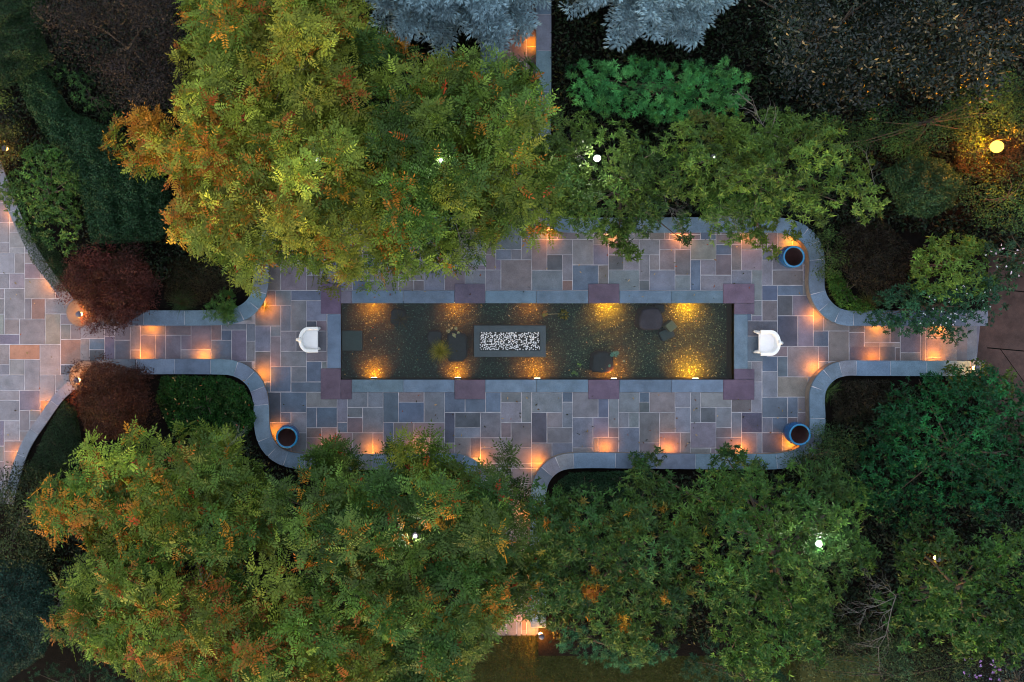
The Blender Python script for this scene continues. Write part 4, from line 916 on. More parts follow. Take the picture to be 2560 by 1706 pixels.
f, c = merged(
    crown([(1690, 330), (1780, 295), (1860, 300), (1960, 280), (2080, 320), (2200, 410), (2215, 520), (2110, 555), (2000, 540), (1930, 555), (1860, 590), (1790, 560), (1740, 480), (1700, 420)], 2.9, 4.4, [(0.0617, 0.1188, 0.0193), (0.0797, 0.1386, 0.0276), (0.0472, 0.0990, 0.0179), (0.0870, 0.1485, 0.0207)], 'whorl', seed=51, gap=.47, rad=.44, tips=22, **WK),
    crown([(1960, 560), (2000, 540), (2010, 610), (1960, 615)], 2.2, 2.8, OLIVE, 'whorl', seed=52, gap=.35, edge=.5, rad=.25, tips=12, **WK),
    crown([(1880, 560), (1930, 550), (1940, 640), (1900, 625)], 2.0, 2.6, OLIVE, 'whorl', seed=53, gap=.35, edge=.5, rad=.22, tips=12, **WK),
    crown([(1690, 320), (1740, 290), (1800, 310), (1760, 360)], 3.2, 4.0, [(.11, .14, .03)], 'whorl', seed=54, gap=.4, edge=.6, rad=.3, tips=16, **WK))
plant('whorled_leaf_tree', 'pale green tree with bare grey twigs above the upper blue jar', 'tree', TG, (1940, 440), f, 'leaf', c, 20, .10, bare=[(1950, 345, 4.6, 165, 1.15, .018, 2), (1930, 400, 4.7, 215, .9, .014, 1), (1850, 500, 4.2, 235, 1.0, .014, 2), (1900, 520, 4.2, 200, .9, .012, 2), (2190, 470, 4.2, 115, .9, .012, 1)])
f, c = crown([(1325, 1240), (1430, 1235), (1560, 1220), (1650, 1200), (1740, 1280), (1770, 1400), (1750, 1540), (1690, 1620), (1560, 1620), (1440, 1590), (1340, 1540), (1310, 1400)], 2.6, 4.7, [(0.0370, 0.0839, 0.0152), (0.0291, 0.0738, 0.0164), (0.0486, 0.0964, 0.0175), (0.0222, 0.0629, 0.0164)], 'whorl', seed=61, gap=.47, rad=.44, tips=22, nleaf=13, ll=.155, lw=.036, autumn=[-.2, (1484, 1475, 32, .9), (1558, 1555, 22, .9)], acols=ORANGE)
plant('whorled_leaf_tree', 'dusky green tree beside the south path with one small orange tuft', 'tree', TG, (1560, 1430), f, 'leaf', c, 18, .11, bare=[(1525, 1360, 4.6, 230, .6, .014, 1), (1365, 1390, 4.0, 330, .6, .010, 1)])
f, c = merged(
    crown([(1710, 1210), (1790, 1165), (1900, 1190), (2050, 1180), (2140, 1230), (2180, 1350), (2130, 1480), (2060, 1590), (1950, 1700), (1810, 1650), (1770, 1500), (1730, 1340)], 2.6, 4.8, [(0.0315, 0.0863, 0.0165), (0.0429, 0.0999, 0.0177), (0.0241, 0.0727, 0.0165), (0.0544, 0.1181, 0.0177)], 'whorl', seed=71, gap=.47, rad=.44, tips=22, nleaf=13, ll=.145, lw=.036),
    crown([(1590, 1170), (1640, 1130), (1660, 1200), (1600, 1220)], 1.8, 2.5, DEEP, 'whorl', seed=72, gap=.35, edge=.5, rad=.25, tips=14, **WK),
    crown([(1780, 1150), (1800, 1110), (1880, 1130), (1890, 1190), (1790, 1200)], 1.8, 2.6, DEEP, 'whorl', seed=73, gap=.35, edge=.5, rad=.25, tips=14, **WK))
plant('whorled_leaf_tree', 'yellowish green tree around the bright lower lamp globe', 'tree', TG, (1930, 1430), f, 'leaf', c, 20, .11, bare=[(2085, 1260, 4.0, 230, .8, .012, 2), (2240, 1490, 3.9, 225, 1.4, .020, 2), (2235, 1495, 3.9, 200, 1.1, .016, 2), (2240, 1490, 3.9, 150, .7, .014, 2)])
f, c = crown([(2260, 1350), (2400, 1310), (2580, 1330), (2660, 1500), (2580, 1640), (2420, 1640), (2290, 1640), (2220, 1560), (2240, 1430)], 2.5, 4.4, [(0.0231, 0.0693, 0.0125), (0.0308, 0.0815, 0.0125), (0.0180, 0.0571, 0.0125), (0.0385, 0.0856, 0.0125)], 'whorl', seed=81, gap=.55, rad=.42, tips=22, nleaf=11, ll=.15, lw=.046)
plant('whorled_leaf_tree', 'large leaved green tree at the lower right corner with dark gaps', 'tree', TG, (2420, 1490), f, 'leaf', c, 16, .11)
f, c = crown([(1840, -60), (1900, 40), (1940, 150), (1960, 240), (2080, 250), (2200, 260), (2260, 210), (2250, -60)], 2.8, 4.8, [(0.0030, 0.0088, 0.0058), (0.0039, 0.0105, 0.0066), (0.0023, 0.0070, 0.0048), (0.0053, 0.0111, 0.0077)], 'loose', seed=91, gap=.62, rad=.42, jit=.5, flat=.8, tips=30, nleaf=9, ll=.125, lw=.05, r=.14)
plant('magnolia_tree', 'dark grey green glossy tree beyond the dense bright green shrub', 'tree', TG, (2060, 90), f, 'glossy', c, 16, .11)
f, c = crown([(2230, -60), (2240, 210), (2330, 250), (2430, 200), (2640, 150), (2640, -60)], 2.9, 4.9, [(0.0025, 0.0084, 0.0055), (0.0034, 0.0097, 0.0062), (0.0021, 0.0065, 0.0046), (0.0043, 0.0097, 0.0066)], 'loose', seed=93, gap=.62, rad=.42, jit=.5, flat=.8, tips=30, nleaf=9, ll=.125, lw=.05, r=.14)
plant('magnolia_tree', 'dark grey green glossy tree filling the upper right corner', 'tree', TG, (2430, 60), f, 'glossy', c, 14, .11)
f, c = crown([(110, 10), (105, 80), (150, 130), (260, 160), (280, 250), (330, 280), (430, 280), (500, 230), (475, 130), (470, -60), (120, -60)], 2.4, 4.0, [(0.0152, 0.0120, 0.0128), (0.0200, 0.0144, 0.0152), (0.0112, 0.0096, 0.0104), (0.0240, 0.0184, 0.0184)], 'loose', seed=95, gap=.5, rad=.42, tips=46, nleaf=9, ll=.075, lw=.026, r=.12)
plant('smoke_tree', 'dusky purple brown tree at the upper left beside the golden tree', 'tree', TG, (300, 130), f, 'leaf', c, 6, .06)

# shrubs with whorled leaves
SG = 'shrubs in the planting beds'
f, c = crown([(1410, 195), (1450, 160), (1600, 150), (1700, 160), (1820, 150), (1870, 190), (1875, 255), (1840, 290), (1760, 300), (1640, 300), (1520, 290), (1440, 260)], 1.0, 2.1, [(0.0579, 0.2519, 0.0732), (0.0761, 0.2957, 0.0814), (0.1066, 0.3285, 0.0977), (0.0457, 0.1970, 0.0651)], 'whorl', seed=101, gap=.225, rad=.11, tips=9, nleaf=18, ll=.125, lw=.018, edge=1.0, jit=.15, flat=.8, rise=(.2, 1.3))
plant('umbrella_pine_shrub', 'wide bright green needle shrub below the right blue spruce', 'shrub', SG, (1640, 230), f, 'needle', c, 14, .06)
f, c = crown([(1990, 300), (2060, 280), (2150, 300), (2250, 290), (2330, 310), (2400, 230), (2530, 180), (2560, 260), (2470, 330), (2380, 345), (2300, 385), (2200, 375), (2080, 370)], 1.3, 2.5, [(.038, .095, .024), (.050, .11, .026), (.028, .075, .024)], 'loose', seed=103, gap=.42, rad=.34, tips=40, nleaf=9, ll=.06, lw=.018, r=.07, edge=.9, jit=.15)
plant('evergreen_shrub', 'soft green evergreen row leading to the orange lamp', 'shrub', SG, (2250, 330), f, 'needle', c, 14, .06)
f, c = crown([(20, 430), (60, 390), (130, 355), (200, 410), (220, 485), (205, 580), (160, 640), (100, 610), (60, 570), (25, 520)], .9, 1.9, [(0.0336, 0.0896, 0.0157), (0.0470, 0.1064, 0.0202), (0.0246, 0.0672, 0.0157), (0.0616, 0.1176, 0.0246)], 'whorl', seed=105, gap=.36, rad=.30, tips=22, nleaf=8, ll=.10, lw=.042, edge=1.0, jit=.12)
plant('laurel_shrub', 'glossy green laurel leaning over the plaza edge', 'shrub', SG, (120, 490), f, 'waxy', c, 12, .05)
f, c = crown([(2235, 970), (2330, 945), (2420, 930), (2500, 940), (2560, 990), (2640, 1100), (2620, 1260), (2480, 1300), (2300, 1290), (2160, 1260), (2130, 1190), (2170, 1090), (2200, 1010)], 1.1, 2.7, [(0.0047, 0.0533, 0.0156), (0.0066, 0.0642, 0.0178), (0.0034, 0.0392, 0.0136), (0.0092, 0.0746, 0.0188)], 'whorl', seed=107, gap=.44, rad=.36, tips=22, nleaf=9, ll=.115, lw=.038, edge=1.2, jit=.2)
plant('rhododendron', 'big dark teal green rhododendron below the steps', 'shrub', SG, (2380, 1120), f, 'waxy', c, 16, .06)
f, c = crown([(2270, 650), (2320, 595), (2400, 585), (2460, 620), (2480, 710), (2400, 745), (2300, 735)], 1.4, 2.4, [(0.0759, 0.1466, 0.0228), (0.0949, 0.1675, 0.0251), (0.0570, 0.1256, 0.0228)], 'whorl', seed=109, gap=.34, rad=.28, tips=18, nleaf=9, ll=.12, lw=.038, edge=.8, jit=.1)
plant('rhododendron', 'yellowish green rhododendron above the white flecked one', 'shrub', SG, (2370, 670), f, 'waxy', c, 10, .05)
f, c = crown([(2190, 750), (2240, 690), (2330, 710), (2440, 690), (2520, 715), (2490, 775), (2440, 805), (2390, 825), (2300, 825), (2200, 805)], 1.1, 2.0, [(0.0168, 0.0659, 0.0318), (0.0236, 0.0803, 0.0337), (0.0134, 0.0515, 0.0281)], 'whorl', seed=111, gap=.34, rad=.32, tips=20, nleaf=9, ll=.10, lw=.036, edge=.9, jit=.15)
t = plant('rhododendron', 'dark green rhododendron flecked with white blossoms above the steps', 'shrub', SG, (2350, 770), f, 'waxy', c, 12, .05)
def blossoms(t, poly, z0, z1, n, pal, size=.035):
    g = gpoly(poly); pl_ = np.array(g); q = RNG.uniform(pl_.min(0), pl_.max(0), (n * 3, 2)); q = q[inside(g, q[:, 0], q[:, 1])][:n]
    p = lift(q, RNG.uniform(z0, z1, len(q))); f = Fol(); k = np.repeat(np.arange(len(q)), 5); a = RNG.uniform(0, 6.28, len(k)); d = np.stack([np.cos(a), np.sin(a), a * 0 + .3], 1)
    f.leaves(p[k], d, np.tile([0, 0, 1.0], (len(k), 1)) + rnd(len(k)) * .2, size, size * .8, mixcols(pal, len(k), .1)); f.build('blossoms', M['leaf'], t)
WH = [(.55, .55, .58), (.5, .44, .52), (.50, .58, .58)]
blossoms(t, [(2290, 760), (2400, 700), (2500, 700), (2490, 780), (2400, 830), (2290, 815)], 2.05, 2.35, 30, WH, .028)
f, c = crown([(2440, 640), (2520, 560), (2600, 560), (2620, 700), (2560, 700), (2490, 680)], .9, 1.9, [(0.0130, 0.0396, 0.0216), (0.0187, 0.0490, 0.0230)], 'whorl', seed=113, gap=.4, rad=.32, tips=18, nleaf=9, ll=.10, lw=.036, edge=.9)
t = plant('rhododendron', 'dark shrub with pinkish flowers at the right edge, next to the drive', 'shrub', SG, (2540, 630), f, 'waxy', c, 10, .05)
blossoms(t, [(2450, 640), (2520, 600), (2600, 620), (2600, 700), (2500, 690)], 1.8, 2.1, 22, [(.6, .35, .5), (.75, .7, .75)])
f, c = crown([(2390, 430), (2500, 430), (2600, 410), (2620, 560), (2520, 580), (2430, 545)], 1.0, 2.0, DEEP, 'loose', seed=115, gap=.42, rad=.34, tips=24, nleaf=8, ll=.07, lw=.03, edge=.9)
plant('evergreen_shrub', 'dark shrub below the orange lamp, tinted warm by it', 'shrub', SG, (2500, 490), f, 'leaf', c, 10, .05)
f, c = crown([(2500, 335), (2530, 325), (2620, 330), (2620, 350), (2560, 350)], 2.6, 3.2, [(.09, .11, .02)], 'loose', seed=116, gap=.34, rad=.2, tips=12, nleaf=7, ll=.08, lw=.034, edge=.5, under=.2)
f2, c2 = crown([(2380, 250), (2420, 240), (2450, 330), (2470, 420), (2410, 420), (2400, 340)], 1.6, 2.3, [(.05, .09, .02)], 'loose', seed=117, gap=.34, rad=.3, tips=22, nleaf=8, ll=.065, lw=.024, edge=.5, under=.4)
f, c = merged((f, c), (f2, c2))
plant('evergreen_shrub', 'sparse leafy shrub whose tips glow yellow beside the orange lamp', 'shrub', SG, (2430, 345), f, 'leaf', c, 3, .02)
f, c = crown([(1960, 1690), (2050, 1610), (2220, 1570), (2330, 1640), (2420, 1660), (2450, 1780), (1960, 1780)], .9, 2.2, [(.022, .055, .026), (.032, .062, .026), (.045, .058, .024)], 'loose', seed=119, gap=.45, rad=.36, tips=26, nleaf=8, ll=.09, lw=.024, edge=1.0)
plant('evergreen_shrub', 'dim green shrub in the gap between the two lowest right trees', 'shrub', SG, (2200, 1680), f, 'leaf', c, 10, .05)
f, c = crown([(2400, 1660), (2500, 1630), (2600, 1640), (2600, 1760), (2400, 1760)], .7, 1.5, [(.016, .035, .034), (.022, .045, .04)], 'loose', seed=121, gap=.42, rad=.3, tips=20, nleaf=7, ll=.06, lw=.03, edge=.8)
t = plant('flowering_shrub', 'dark low shrub with purple blossoms in the lower right corner', 'shrub', SG, (2500, 1700), f, 'leaf', c, 8, .04)
blossoms(t, [(2390, 1650), (2500, 1640), (2510, 1700), (2370, 1700)], 1.6, 1.8, 18, [(.30, .12, .42), (.42, .25, .55)], .055)
f, c = crown([(1380, 1560), (1440, 1560), (1560, 1610), (1680, 1610), (1700, 1640), (1600, 1665), (1460, 1655), (1390, 1610)], 1.2, 2.3, [(0.0270, 0.1125, 0.0570), (0.0360, 0.1350, 0.0675), (0.0600, 0.1425, 0.0600)], 'whorl', seed=123, gap=.25, rad=.11, tips=9, nleaf=18, ll=.11, lw=.016, edge=.8, jit=.12, rise=(.2, 1.3))
plant('umbrella_pine_shrub', 'blue green needle shrub at the lawn edge under the dusky tree', 'shrub', SG, (1530, 1610), f, 'needle', c, 10, .05)
f, c = crown([(1700, 1640), (1780, 1600), (1880, 1640), (1960, 1690), (1960, 1780), (1760, 1700)], .9, 2.0, [(.016, .055, .03), (.022, .065, .034)], 'whorl', seed=125, gap=.4, rad=.3, tips=18, nleaf=12, ll=.10, lw=.018, edge=.8)
plant('evergreen_shrub', 'dark teal shrub at the bottom edge beside the lawn', 'shrub', SG, (1850, 1680), f, 'needle', c, 10, .05)
f, c = crown([(-40, 1190), (50, 1185), (150, 1195), (130, 1330), (110, 1400), (-40, 1440)], .9, 2.0, [(.022, .038, .014), (.030, .048, .016), (.018, .030, .014)], 'loose', seed=127, gap=.42, rad=.34, tips=26, nleaf=8, ll=.075, lw=.034, edge=.9)
plant('laurel_shrub', 'dark speckled laurel at the left edge below the plaza', 'shrub', SG, (60, 1300), f, 'waxy', c, 10, .05)
f, c = crown([(20, 1790), (70, 1690), (170, 1650), (330, 1690), (420, 1790)], .8, 1.9, TEAL, 'whorl', seed=129, gap=.36, rad=.28, tips=18, nleaf=12, ll=.085, lw=.014, edge=.8, rise=(.2, 1.2))
plant('evergreen_shrub', 'teal green needle shrub in the lower left corner', 'shrub', SG, (200, 1730), f, 'needle', c, 10, .05)
f, c = crown([(120, 135), (190, 180), (255, 240), (305, 300), (285, 325), (215, 285), (150, 220)], 1.1, 1.9, [(.030, .085, .024), (.040, .10, .026), (.022, .065, .024)], 'whorl', seed=131, gap=.32, rad=.24, tips=18, nleaf=12, ll=.075, lw=.014, edge=.6, jit=.1, rise=(.2, 1.2))
plant('juniper_shrub', 'bright green juniper strip between the clipped hedge and the purple tree', 'shrub', SG, (220, 240), f, 'needle', c, 10, .04)
f, c = crown([(2035, 600), (2060, 570), (2100, 600), (2110, 660), (2080, 690), (2040, 680)], .7, 1.4, [(.032, .066, .016), (.045, .08, .02)], 'loose', seed=133, gap=.3, rad=.22, tips=22, nleaf=8, ll=.05, lw=.024, r=.06, edge=.6, jit=.08)
plant('box_shrub', 'small leaved green shrub spilling over the wall behind the upper blue jar', 'shrub', SG, (2075, 630), f, 'leaf', c, 8, .03)
f, c = crown([(2060, 1050), (2110, 1060), (2150, 1120), (2140, 1180), (2040, 1190), (1920, 1190), (1960, 1170), (2045, 1110)], .7, 1.5, [(.022, .06, .02), (.03, .07, .022)], 'loose', seed=135, gap=.34, rad=.26, tips=22, nleaf=8, ll=.06, lw=.026, edge=.7)
plant('box_shrub', 'dark green shrub along the wall bend beside the deep blue jar', 'shrub', SG, (2080, 1140), f, 'leaf', c, 8, .03)
f, c = crown([(2330, 925), (2380, 925), (2420, 935), (2450, 905), (2490, 900), (2530, 920), (2530, 980), (2400, 990)], .95, 1.5, [(.05, .085, .014), (.03, .07, .022)], 'whorl', seed=137, gap=.32, rad=.24, tips=16, nleaf=8, ll=.09, lw=.04, edge=.5)
plant('laurel_shrub', 'leafy shrub over the wall end, lit yellow by the lantern', 'shrub', SG, (2430, 955), f, 'leaf', c, 8, .04)
f, c = crown([(-60, 180), (0, 170), (25, 210), (20, 280), (-60, 300)], 1.4, 2.4, [(.045, .085, .018), (.06, .095, .018)], 'loose', seed=139, gap=.36, rad=.28, tips=22, nleaf=8, ll=.07, lw=.026, edge=.7)
plant('evergreen_shrub', 'yellowish green shrub at the left edge, next to a black gap', 'shrub', SG, (-10, 235), f, 'leaf', c, 6, .04)
f, c = crown([(-60, 310), (30, 310), (60, 350), (40, 390), (0, 400), (-60, 400)], .8, 1.5, [(.06, .07, .016), (.05, .065, .016)], 'loose', seed=141, gap=.34, rad=.26, tips=20, nleaf=8, ll=.065, lw=.028, edge=.6)
plant('evergreen_shrub', 'small shrub at the left edge glowing orange from a lantern', 'shrub', SG, (0, 350), f, 'leaf', c, 6, .04)

# dense fine plants
def shrub(name, label, cat, group, base, f, mat='leaf', part='foliage'):
    b = P(base[0], base[1], .3); t = thing(name, label, cat, b, 0, group); f.build(part, M[mat], t)
    bm = bmesh.new(); bb = Vector(b)
    for k in range(5):
        a = k * 1.26 + random.random(); add_tube(bm, [bb - Vector((0, 0, .05)), bb + Vector((.1 * math.cos(a), .1 * math.sin(a), .2)), bb + Vector((.3 * math.cos(a), .3 * math.sin(a), .42))], [.03, .02, .008], 6)
    obj_bm('stems', bm, M['bark'], t); return t
HG = 'clipped hedges'
DT = [(0.0150, 0.0503, 0.0220), (0.0225, 0.0671, 0.0280), (0.0324, 0.0783, 0.0340), (0.0125, 0.0392, 0.0180)]
shrub('clipped_hedge', 'broad clipped dark teal hedge behind the upper red maple', 'hedge', HG, (260, 440), mound([(40, 190), (100, 165), (180, 280), (300, 330), (415, 450), (440, 550), (400, 600), (230, 610), (205, 500), (140, 380), (70, 270)], 1.1, 1.9, DT, dens=3200, ll=.065, lw=.034, lump=.13, wl=.5, depth=.11, seed=201, edge=.9), 'waxy')
shrub('clipped_hedge', 'tall dark green hedge in the upper left corner', 'hedge', HG, (40, 80), mound([(-60, -60), (120, -60), (105, 90), (135, 150), (60, 195), (20, 220), (-60, 220)], 1.8, 2.7, [(.013, .040, .014), (.020, .052, .018), (.010, .026, .012)], dens=2600, ll=.065, lw=.028, lump=.16, wl=.7, depth=.08, seed=203, edge=.7))
shrub('clipped_hedge', 'dark hedge block along the lower left edge', 'hedge', HG, (40, 1560), mound([(-60, 1400), (110, 1400), (135, 1480), (140, 1570), (110, 1640), (20, 1700), (-60, 1740)], 1.0, 1.7, [(.014, .046, .034), (.020, .056, .042), (.010, .034, .026)], dens=2600, ll=.06, lw=.03, lump=.10, wl=.5, depth=.09, seed=205, edge=.5))
shrub('low_hedge', 'low dark green hedge along the plaza below the laurel', 'hedge', HG, (130, 660), mound([(38, 560), (100, 565), (190, 690), (196, 730), (140, 728), (80, 655)], .60, .92, [(.012, .035, .012), (.018, .045, .014)], dens=5200, ll=.035, lw=.016, lump=.04, depth=.04, seed=207, edge=.3))
shrub('low_hedge', 'low dark green hedge along the plaza below the lower lantern', 'hedge', HG, (130, 1100), mound([(160, 1000), (190, 1020), (205, 1100), (190, 1160), (120, 1200), (50, 1200), (80, 1150), (118, 1070)], .55, .95, [(.012, .035, .012), (.018, .045, .014), (.012, .028, .014)], dens=4600, ll=.038, lw=.018, lump=.06, depth=.05, seed=209, edge=.35))
shrub('round_holly', 'rounded fine leaved green shrub under the orange lamp side', 'shrub', SG, (2310, 460), mound([(2205, 430), (2280, 385), (2360, 400), (2405, 450), (2385, 515), (2320, 545), (2250, 535)], 1.1, 2.4, [(.030, .075, .030), (.040, .09, .034), (.022, .056, .026)], dens=2600, ll=.07, lw=.034, lump=.15, wl=.45, depth=.14, seed=211, edge=1.1))
MG = 'weeping red maples'
RED = [(0.0474, 0.0116, 0.0116), (0.0625, 0.0145, 0.0124), (0.0341, 0.0106, 0.0094), (0.0710, 0.0199, 0.0152)]
RED2 = [(0.0460, 0.0135, 0.0089), (0.0581, 0.0161, 0.0095), (0.0340, 0.0114, 0.0076), (0.0651, 0.0201, 0.0114)]
def maple(label, poly, z0, z1, pal, seed, tint2, base):
    """layered cascades: mounds of fine drooping leaves at several heights"""
    f = Fol(); gx_, gy_ = [sum(p[i] for p in poly) / len(poly) for i in (0, 1)]; full = poly; poly = [(gx_ + (x - gx_) * .8, gy_ + (y - gy_) * .8) for x, y in poly]; mound(poly, z0, z1, pal, dens=3600, ll=.075, lw=.013, lump=.34, wl=.55, depth=.10, seed=seed, droop=.9, edge=1.3, tint2=tint2, up=.3, f=f)
    ctr = mound(poly, z0, z1 - .35, pal, dens=1500, ll=.075, lw=.014, lump=.12, wl=.6, depth=.25, seed=seed + 1, droop=.8, edge=1.1, up=.2, f=f)
    cf, cc_ = crown(full, z0 + .1, z1 + .12, pal, 'loose', seed=seed + 2, gap=.42, rad=.36, tips=52, edge=1.0, jit=.26, under=.3, nleaf=11, ll=.095, lw=.018, r=.08, inset=.24)
    f.v += cf.v; f.c += cf.c
    b = P(base[0], base[1], .3); t = thing('red_maple', label, 'tree', b, 0, MG); f.build('crown', M['leaf'], t)
    g = gpoly(poly); c = poisson(g, .6); obj_bm('trunk', limbs(b, lift(c, np.full(len(c), z1 - .5)), 12, .06), M['bark'], t, smooth=True)
maple('weeping dark red maple on the upper side of the corridor', [(150, 640), (230, 612), (330, 612), (400, 650), (405, 720), (390, 790), (330, 825), (285, 838), (235, 812), (185, 780), (155, 735), (138, 680)], .75, 2.2, RED, 221, ((.050, .042, .016), .35), (285, 720))
maple('weeping brown red maple on the lower side of the corridor, with flakes of fallen leaf', [(176, 960), (186, 915), (225, 885), (300, 893), (365, 910), (390, 970), (390, 1050), (345, 1110), (260, 1125), (205, 1120), (180, 1040)], .75, 2.1, RED2, 223, ((.030, .026, .010), .5), (290, 1010))
CG = 'low ground cover plants'
shrub('ground_cover', 'bright deep green ground cover next to the lower red maple', 'ground cover', CG, (520, 1010), mound([(405, 940), (560, 940), (610, 965), (635, 1010), (640, 1060), (610, 1095), (430, 1085), (390, 1000)], .36, .62, [(.014, .075, .012), (.022, .095, .014), (.012, .055, .014), (.035, .10, .015)], dens=3000, ll=.065, lw=.032, lump=.10, wl=.35, depth=.07, seed=231, edge=.3, tint2=((.012, .03, .012), .4)))
shrub('heather_shrub', 'brownish dark heather in the bed right of the upper red maple', 'shrub', CG, (520, 690), mound([(420, 640), (560, 640), (620, 680), (600, 730), (560, 745), (470, 770), (410, 750)], .5, .95, [(.038, .026, .012), (.028, .022, .012), (.03, .034, .012)], dens=3600, ll=.04, lw=.012, lump=.08, wl=.45, depth=.10, seed=233, edge=.5))
shrub('heather_shrub', 'near black heather mound behind the upper right wall bend', 'shrub', CG, (2180, 650), mound([(2105, 565), (2200, 545), (2285, 620), (2285, 720), (2220, 770), (2135, 715), (2075, 640)], .6, 1.2, [(.024, .018, .014), (.034, .024, .018), (.014, .012, .010), (.024, .028, .014)], dens=2400, ll=.07, lw=.018, lump=.18, wl=.4, depth=.14, seed=235, edge=.8))
shrub('heather_shrub', 'near black heather mound behind the lower right wall bend', 'shrub', CG, (2140, 1000), mound([(2078, 1000), (2112, 952), (2235, 950), (2215, 1010), (2165, 1070), (2085, 1055)], .45, .8, [(.022, .018, .013), (.030, .024, .016), (.014, .014, .010), (.022, .028, .014)], dens=2600, ll=.065, lw=.018, lump=.15, wl=.4, depth=.12, seed=237, edge=.5))
shrub('ground_cover', 'lime green leafy edging along the upper right wall bend', 'ground cover', CG, (2110, 730), mound([(2068, 670), (2100, 680), (2130, 735), (2190, 772), (2150, 785), (2098, 768), (2072, 722)], .40, .72, [(.045, .125, .018), (.035, .10, .018), (.06, .13, .02)], dens=2600, ll=.075, lw=.028, lump=.08, wl=.3, depth=.08, seed=239, edge=.25))
shrub('ground_cover', 'dark green ground cover inside the rounded corner by the south path', 'ground cover', CG, (1460, 1210), mound([(1378, 1260), (1388, 1210), (1425, 1182), (1560, 1178), (1650, 1180), (1600, 1240), (1420, 1300)], .36, .66, [(.012, .045, .018), (.018, .055, .020), (.010, .032, .016)], dens=3800, ll=.05, lw=.024, lump=.07, wl=.5, depth=.06, seed=241, edge=.3))
shrub('ground_cover', 'bright green low plants between the upper wall and the pale tree', 'ground cover', CG, (1830, 500), mound([(1740, 470), (1830, 450), (1930, 480), (1950, 540), (1880, 538), (1760, 535)], .45, 1.1, [(.035, .12, .018), (.05, .14, .022), (.025, .09, .018)], dens=2600, ll=.06, lw=.03, lump=.10, wl=.4, depth=.10, seed=243, edge=.5))
UND = [(.010, .026, .012), (.014, .034, .014), (.008, .02, .010), (.020, .028, .012), (.016, .014, .010)]
shrub('ground_cover', 'brown low growth around the foot of the orange lamp', 'ground cover', CG, (2480, 390), mound([(2370, 350), (2480, 335), (2600, 340), (2620, 430), (2500, 470), (2390, 430)], .4, .9, [(.06, .04, .015), (.045, .045, .015), (.07, .035, .012)], dens=2400, ll=.06, lw=.02, lump=.16, wl=.5, depth=.1, seed=249, edge=.4))
shrub('ground_cover', 'dim leafy undergrowth between the north path, the dense needle shrub and the orange lamp', 'ground cover', CG, (2000, 380), mound([(1385, -40), (1385, 500), (1420, 535), (1740, 535), (2000, 545), (2060, 620), (2150, 560), (2560, 620), (2650, 400), (2650, -60)], .35, .75, UND, dens=330, ll=.14, lw=.06, lump=.16, wl=.9, depth=.12, seed=251, edge=.4, side=False))
shrub('ground_cover', 'dim leafy undergrowth between the lower right trees and the steps', 'ground cover', CG, (2000, 1300), mound([(1380, 1250), (1500, 1190), (1960, 1180), (2060, 1080), (2250, 960), (2460, 960), (2650, 1100), (2650, 1640), (1380, 1600)], .35, .7, UND, dens=330, ll=.14, lw=.06, lump=.16, wl=.9, depth=.12, seed=253, edge=.4, side=False))
shrub('ground_cover', 'dim leafy undergrowth beneath the golden tree and the hedges', 'ground cover', CG, (700, 300), mound([(-40, -60), (1190, -60), (1190, 500), (900, 530), (700, 540), (630, 620), (610, 700), (400, 720), (200, 620), (60, 480), (-20, 300)], .35, .7, UND, dens=330, ll=.13, lw=.055, lump=.16, wl=.9, depth=.12, seed=255, edge=.4, side=False))
shrub('ground_cover', 'dim leafy undergrowth beneath the lower left feathery trees', 'ground cover', CG, (600, 1300), mound([(60, 1220), (200, 1120), (420, 1090), (620, 1090), (680, 1170), (1140, 1180), (1190, 1230), (1190, 1580), (100, 1600), (40, 1400)], .35, .7, UND, dens=330, ll=.13, lw=.055, lump=.16, wl=.9, depth=.12, seed=257, edge=.4, side=False))
f = Fol(); g = crown([(500, 745), (560, 720), (605, 745), (612, 775), (570, 800), (520, 800)], .5, .95, [(.045, .115, .02), (.055, .13, .025), (.035, .09, .018)], 'pinnate', seed=245, gap=.28, rad=.2, tips=14, edge=.4, jit=.05, nleaf=5, lr=.2, pairs=5, ll=.05, lw=.02)
plant('fern', 'bright green fern clump hanging over the upper left wall', 'fern', CG, (560, 765), g[0], 'leaf', g[1], 6, .015, part='fronds', trunk='stems')
GT = 'grassy tufts'
GR = [(.035, .075, .018), (.05, .09, .02), (.03, .06, .02)]
tuft('grass_tuft', 'green grass tuft in the bed beside the upper red maple', 'grass tuft', 458, 755, .35, 240, .5, .010, GR, GT)
tuft('grass_tuft', 'green grass tuft at the foot of the lower red maple', 'grass tuft', 440, 965, .36, 220, .5, .010, GR, GT)
tuft('grass_tuft', 'small dry grass at the curved wall end, lit amber', 'grass tuft', 662, 768, .01, 70, .30, .008, [(.12, .10, .02), (.08, .09, .02)], GT)
tuft('grass_tuft', 'green grass tuft over the bend of the lower right wall', 'grass tuft', 2068, 975, .32, 200, .45, .010, GR, GT)
tuft('grass_tuft', 'straw tinted grass tuft in the lime edging', 'grass tuft', 2092, 720, .42, 160, .4, .010, [(.12, .10, .03), (.06, .10, .02)], GT)
tuft('grass_tuft', 'straw tinted grass tuft between edging and white flecked shrub', 'grass tuft', 2170, 755, .42, 160, .42, .010, [(.12, .10, .03), (.07, .09, .02)], GT)
tuft('yellow_plant', 'yellow leafy tuft lit by the wall light at the north path corner', 'plant', 1390, 574, .02, 150, .22, .022, [(.14, .13, .02), (.05, .09, .015)], 'small leafy plants', (.5, 2.0))

